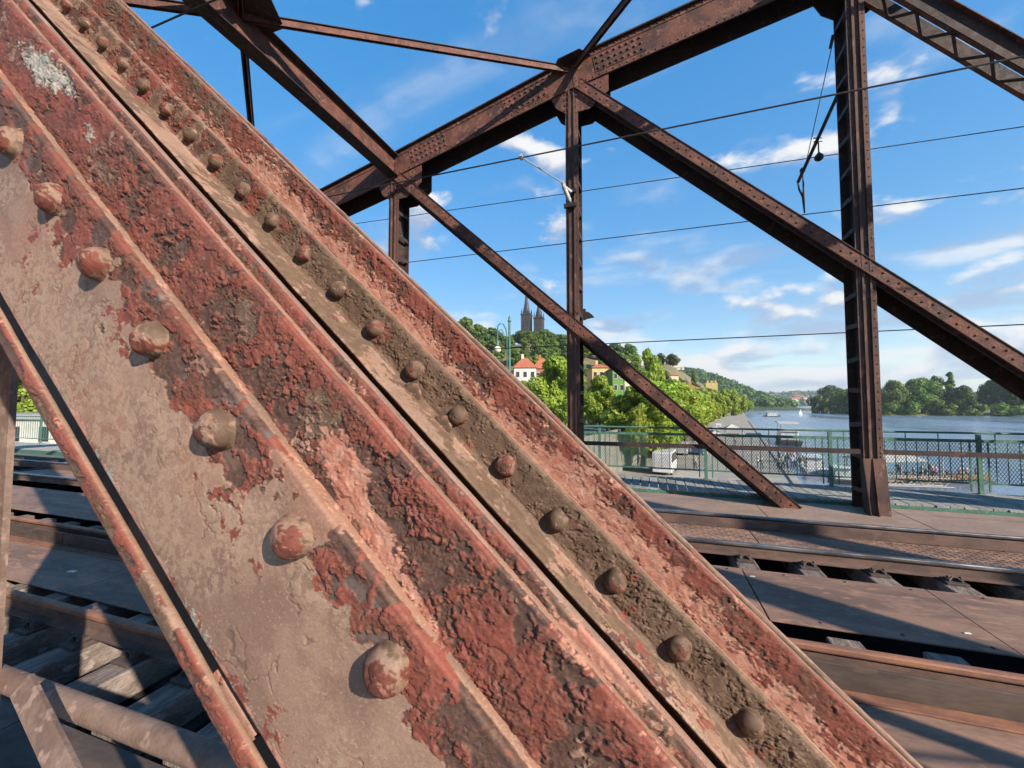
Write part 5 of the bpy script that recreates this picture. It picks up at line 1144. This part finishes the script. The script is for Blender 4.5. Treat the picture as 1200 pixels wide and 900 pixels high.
for px, py in ((735, 545), (748, 548), (770, 530), (828, 540), (846, 531), (862, 520), (870, 513), (888, 548), (893, 550), (850, 506), (842, 503), (815, 550)):
    person(q(px, py), 'small person walking alone or in pairs on the open quay', 'people strolling on the quay')

# ================================================================== BOATS
def hull(mb, L, W, H, bow=0.28):
    n = 12; ring = []
    for zf, k in ((0, 0.82), (1, 1.0)):
        pts = []
        for i in range(n + 1):
            u = i / n; x = -L / 2 + L * u; w = W / 2 * k * (1 if u < 1 - bow else math.cos((u - 1 + bow) / bow * math.pi / 2) ** 0.7); pts.append((x - (0.5 if zf == 0 and u > 0.9 else 0), w, zf * H + (0.25 * H * u * u if zf else 0)))
        ring.append(pts)
    vs = []
    for pts in ring: vs += pts + [(x, -w, z) for x, w, z in pts[::-1]]
    m = len(ring[0]) * 2; return mb.add(vs, [(k, (k + 1) % m, m + (k + 1) % m, m + k) for k in range(m)] + [tuple(range(m, 2 * m)), tuple(range(m))[::-1]])
def boat(c, rz, L, W, H, hm, label, cabin=(0.15, 0.62, 1.8), canopy=None, name='river_boat', cat='boat', nwin=6):
    o = root(name, (0, 0, 0), label, cat); hull(MB(), L, W, H).build('hull', hm, o)
    x0, x1 = -L / 2 + L * cabin[0], -L / 2 + L * cabin[1]; ch = cabin[2]
    cb = MB().box((x0, -W * 0.38, H * 1.02), (x1, W * 0.38, H + ch)).build('cabin', 'boat_white', o, bevel=0.08)
    MB().box((x0 - 0.3, -W * 0.42, H + ch + 0.003), (x1 + 0.3, W * 0.42, H + ch + 0.12)).build('roof', 'boat_white', cb)
    for s in (-1, 1):
        for i in range(nwin):
            a = x0 + (x1 - x0) * (i + 0.15) / nwin; b = x0 + (x1 - x0) * (i + 0.85) / nwin; y = s * W * 0.38
            MB().box((a, min(y, y + s * 0.02), H + ch * 0.40), (b, max(y, y + s * 0.02), H + ch * 0.82)).build('window', 'window_dark', cb)
    MB().box((x1 - 0.01, -W * 0.3, H + ch * 0.4), (x1 + 0.02, W * 0.3, H + ch * 0.85)).build('front_window', 'window_dark', cb)
    if canopy:
        for a in (0.1, 0.9):
            for s in (-1, 1):
                xx = x0 + (x1 - x0) * a; MB().tube([(xx, s * W * 0.36, H + ch), (xx, s * W * 0.36, H + ch + canopy)], 0.05, 6).build('stanchion', 'insulator_grey', o)
        n = 8; pr = [(x0 - 0.6 + (x1 - x0 + 1.2) * k / n, 0.35 * math.sin(math.pi * k / n)) for k in range(n + 1)]
        MB().prism([(x, -W * 0.46, H + ch + canopy + z) for x, z in pr] + [(x, -W * 0.46, H + ch + canopy - 0.12 + z) for x, z in pr[::-1]], (0, W * 0.92, 0)).build('canopy', 'canvas_cream', o)
    o.location = c; o.rotation_euler = (0, 0, rz); return o
w_ = lambda px, py: at_z(px, py, WATER - 0.3)
boat(w_(905, 488.5), 0.25, 13, 4.2, 1.0, 'boat_dark', 'small tour boat under way beyond the end of the quay', (0.15, 0.75, 2.2), 1.4)
boat(w_(922, 520), AZ, 20, 5.0, 1.5, 'boat_dark', 'dark hulled passenger boat with a canopy moored at the quay', (0.12, 0.72, 2.2), 2.0, nwin=9)
boat(w_(952, 552), AZ, 9, 3.0, 0.9, 'boat_white', 'short white cabin boat moored beside the standing people', (0.2, 0.7, 1.5), None, nwin=4)
boat(w_(985, 566), AZ, 6, 2.6, 0.8, 'boat_dark', 'small dark workboat moored left of the thick truss post', (0.1, 0.55, 1.5), None, nwin=2)
def sail(px, py, hpx, label):
    c = w_(px, py); d = c.dot(_F); h = hpx * d / 480; o = root('sailing_boat', (0, 0, 0), label, 'sailing boat', 'sailing boats')
    hull(MB(), h * 0.6, h * 0.2, h * 0.09).build('hull', 'boat_white', o); MB().tube([(0, 0, 0.05 * h), (0, 0, h)], h * 0.012, 6).build('mast', 'insulator_grey', o)
    MB().prism([(-0.03 * h, 0, 0.16 * h), (-0.30 * h, 0.03 * h, 0.17 * h), (-0.02 * h, 0, 0.97 * h)], (0, 0.02, 0)).build('mainsail', 'boat_white', o); MB().prism([(0.04 * h, 0, 0.16 * h), (0.28 * h, 0, 0.12 * h), (0.02 * h, 0, 0.8 * h)], (0, 0.02, 0)).build('jib', 'boat_white', o)
    o.location = c; o.rotation_euler = (0, 0, 0.5)
sail(938.5, 487, 8, 'white sailing boat in the middle of the river'); sail(908, 476, 4, 'tiny sailing boat near the far shore'); sail(927, 475.5, 3, 'tiny second sail near the far wooded shore')
def barge():
    c = w_(1072, 566); o = root('restaurant_barge', (0, 0, 0), 'floating terrace barge with wooden sides and canopy right of the thick truss post', 'barge'); L, W = 17, 6.0
    MB().box((-L / 2, -W / 2, -0.2), (L / 2, W / 2, 0.55)).build('pontoon', 'boat_dark', o, bevel=0.05)
    MB().box((-L / 2 + 0.1, -W / 2 + 0.1, 0.553), (L / 2 - 0.1, W / 2 - 0.1, 0.62)).build('deck', 'wood_warm', o)
    for k in range(9):
        MB().box((-L / 2 + 0.3 + k * 1.82, -W / 2 + 0.05, 0.9), (-L / 2 + 1.95 + k * 1.82, -W / 2 + 0.13, 1.55)).build('side_board', 'wood_warm', o)
        MB().box((-L / 2 + 0.22 + k * 1.82, -W / 2 + 0.02, 0.621), (-L / 2 + 0.29 + k * 1.82, -W / 2 + 0.1, 1.6)).build('rail_post', 'boat_dark', o)
    for k in range(6):
        for s in (-1, 1): MB().box((-L / 2 + 0.6 + k * 3.1, s * 2.3 - 0.05, 0.621), (-L / 2 + 0.7 + k * 3.1, s * 2.3 + 0.05, 3.3)).build('canopy_post', 'insulator_grey', o)
    MB().prism([(-L / 2, -W / 2 + 0.2, 3.303), (-L / 2, W / 2 - 0.2, 3.303), (-L / 2, 0, 4.0)], (L * 0.45, 0, 0)).build('canopy', 'canvas_cream', o)
    for k in range(7):
        for s in (-1.3, 1.0): MB().box((-L / 2 + 1.2 + k * 2.2, s - 0.4, 1.28), (-L / 2 + 2.4 + k * 2.2, s + 0.4, 1.36)).build('table_top', 'wood_warm', o); MB().box((-L / 2 + 1.7 + k * 2.2, s - 0.06, 0.621), (-L / 2 + 1.9 + k * 2.2, s + 0.06, 1.277)).build('table_leg', 'boat_dark', o)
    rz = AZ - 0.95; o.location = c; o.rotation_euler = (0, 0, rz)
    M = Matrix.Translation(c) @ Matrix.Rotation(rz, 4, 'Z')
    for k in range(14): person(M @ Vector((random.uniform(-7.5, 7.5), random.uniform(-2.2, 2.2), 0.62)), 'small person on the floating terrace barge', 'people on the terrace barge')
    g_ = root('gangway', (0, 0, 0), 'pale lattice gangway in front of the floating barge', 'gangway')
    for s in (-0.6, 0.6):
        for z in (0.1, 1.1): MB().beam((-5, s, z), (5, s, z), 0.08, 0.08).build('rail', 'insulator_grey', g_)
        for k in range(8): MB().beam((-5 + k * 1.25, s + 0.05, 0.15 if k % 2 else 1.05), (-3.75 + k * 1.25, s + 0.05, 1.05 if k % 2 else 0.15), 0.05, 0.05).build('lattice_bar', 'insulator_grey', g_)
    MB().box((-5, -0.56, 0.02), (5, 0.56, 0.058)).build('walkway', 'plank_grey', g_)
    p_ = w_(1068, 582); g_.location = (p_.x, p_.y, WATER + 0.9); g_.rotation_euler = (0, 0.05, rz)
barge()
# ================================================================== HAZE
hz_m, hz_t = new_mat('haze_air')
pv = hz_t.n('ShaderNodeVolumePrincipled'); pv.inputs['Color'].default_value = (0.80, 0.88, 1.0, 1); pv.inputs['Density'].default_value = 0.00011; pv.inputs['Anisotropy'].default_value = 0.2
ho_ = hz_t.n('ShaderNodeOutputMaterial'); hz_m.node_tree.links.new(pv.outputs[0], ho_.inputs['Volume'])
hz = MB().box((-9500, -9500, -15.2), (9500, 12500, 260)).build('haze', 'haze_air'); tag(hz, 'pale thin summer haze in the air', None, None, 'stuff')
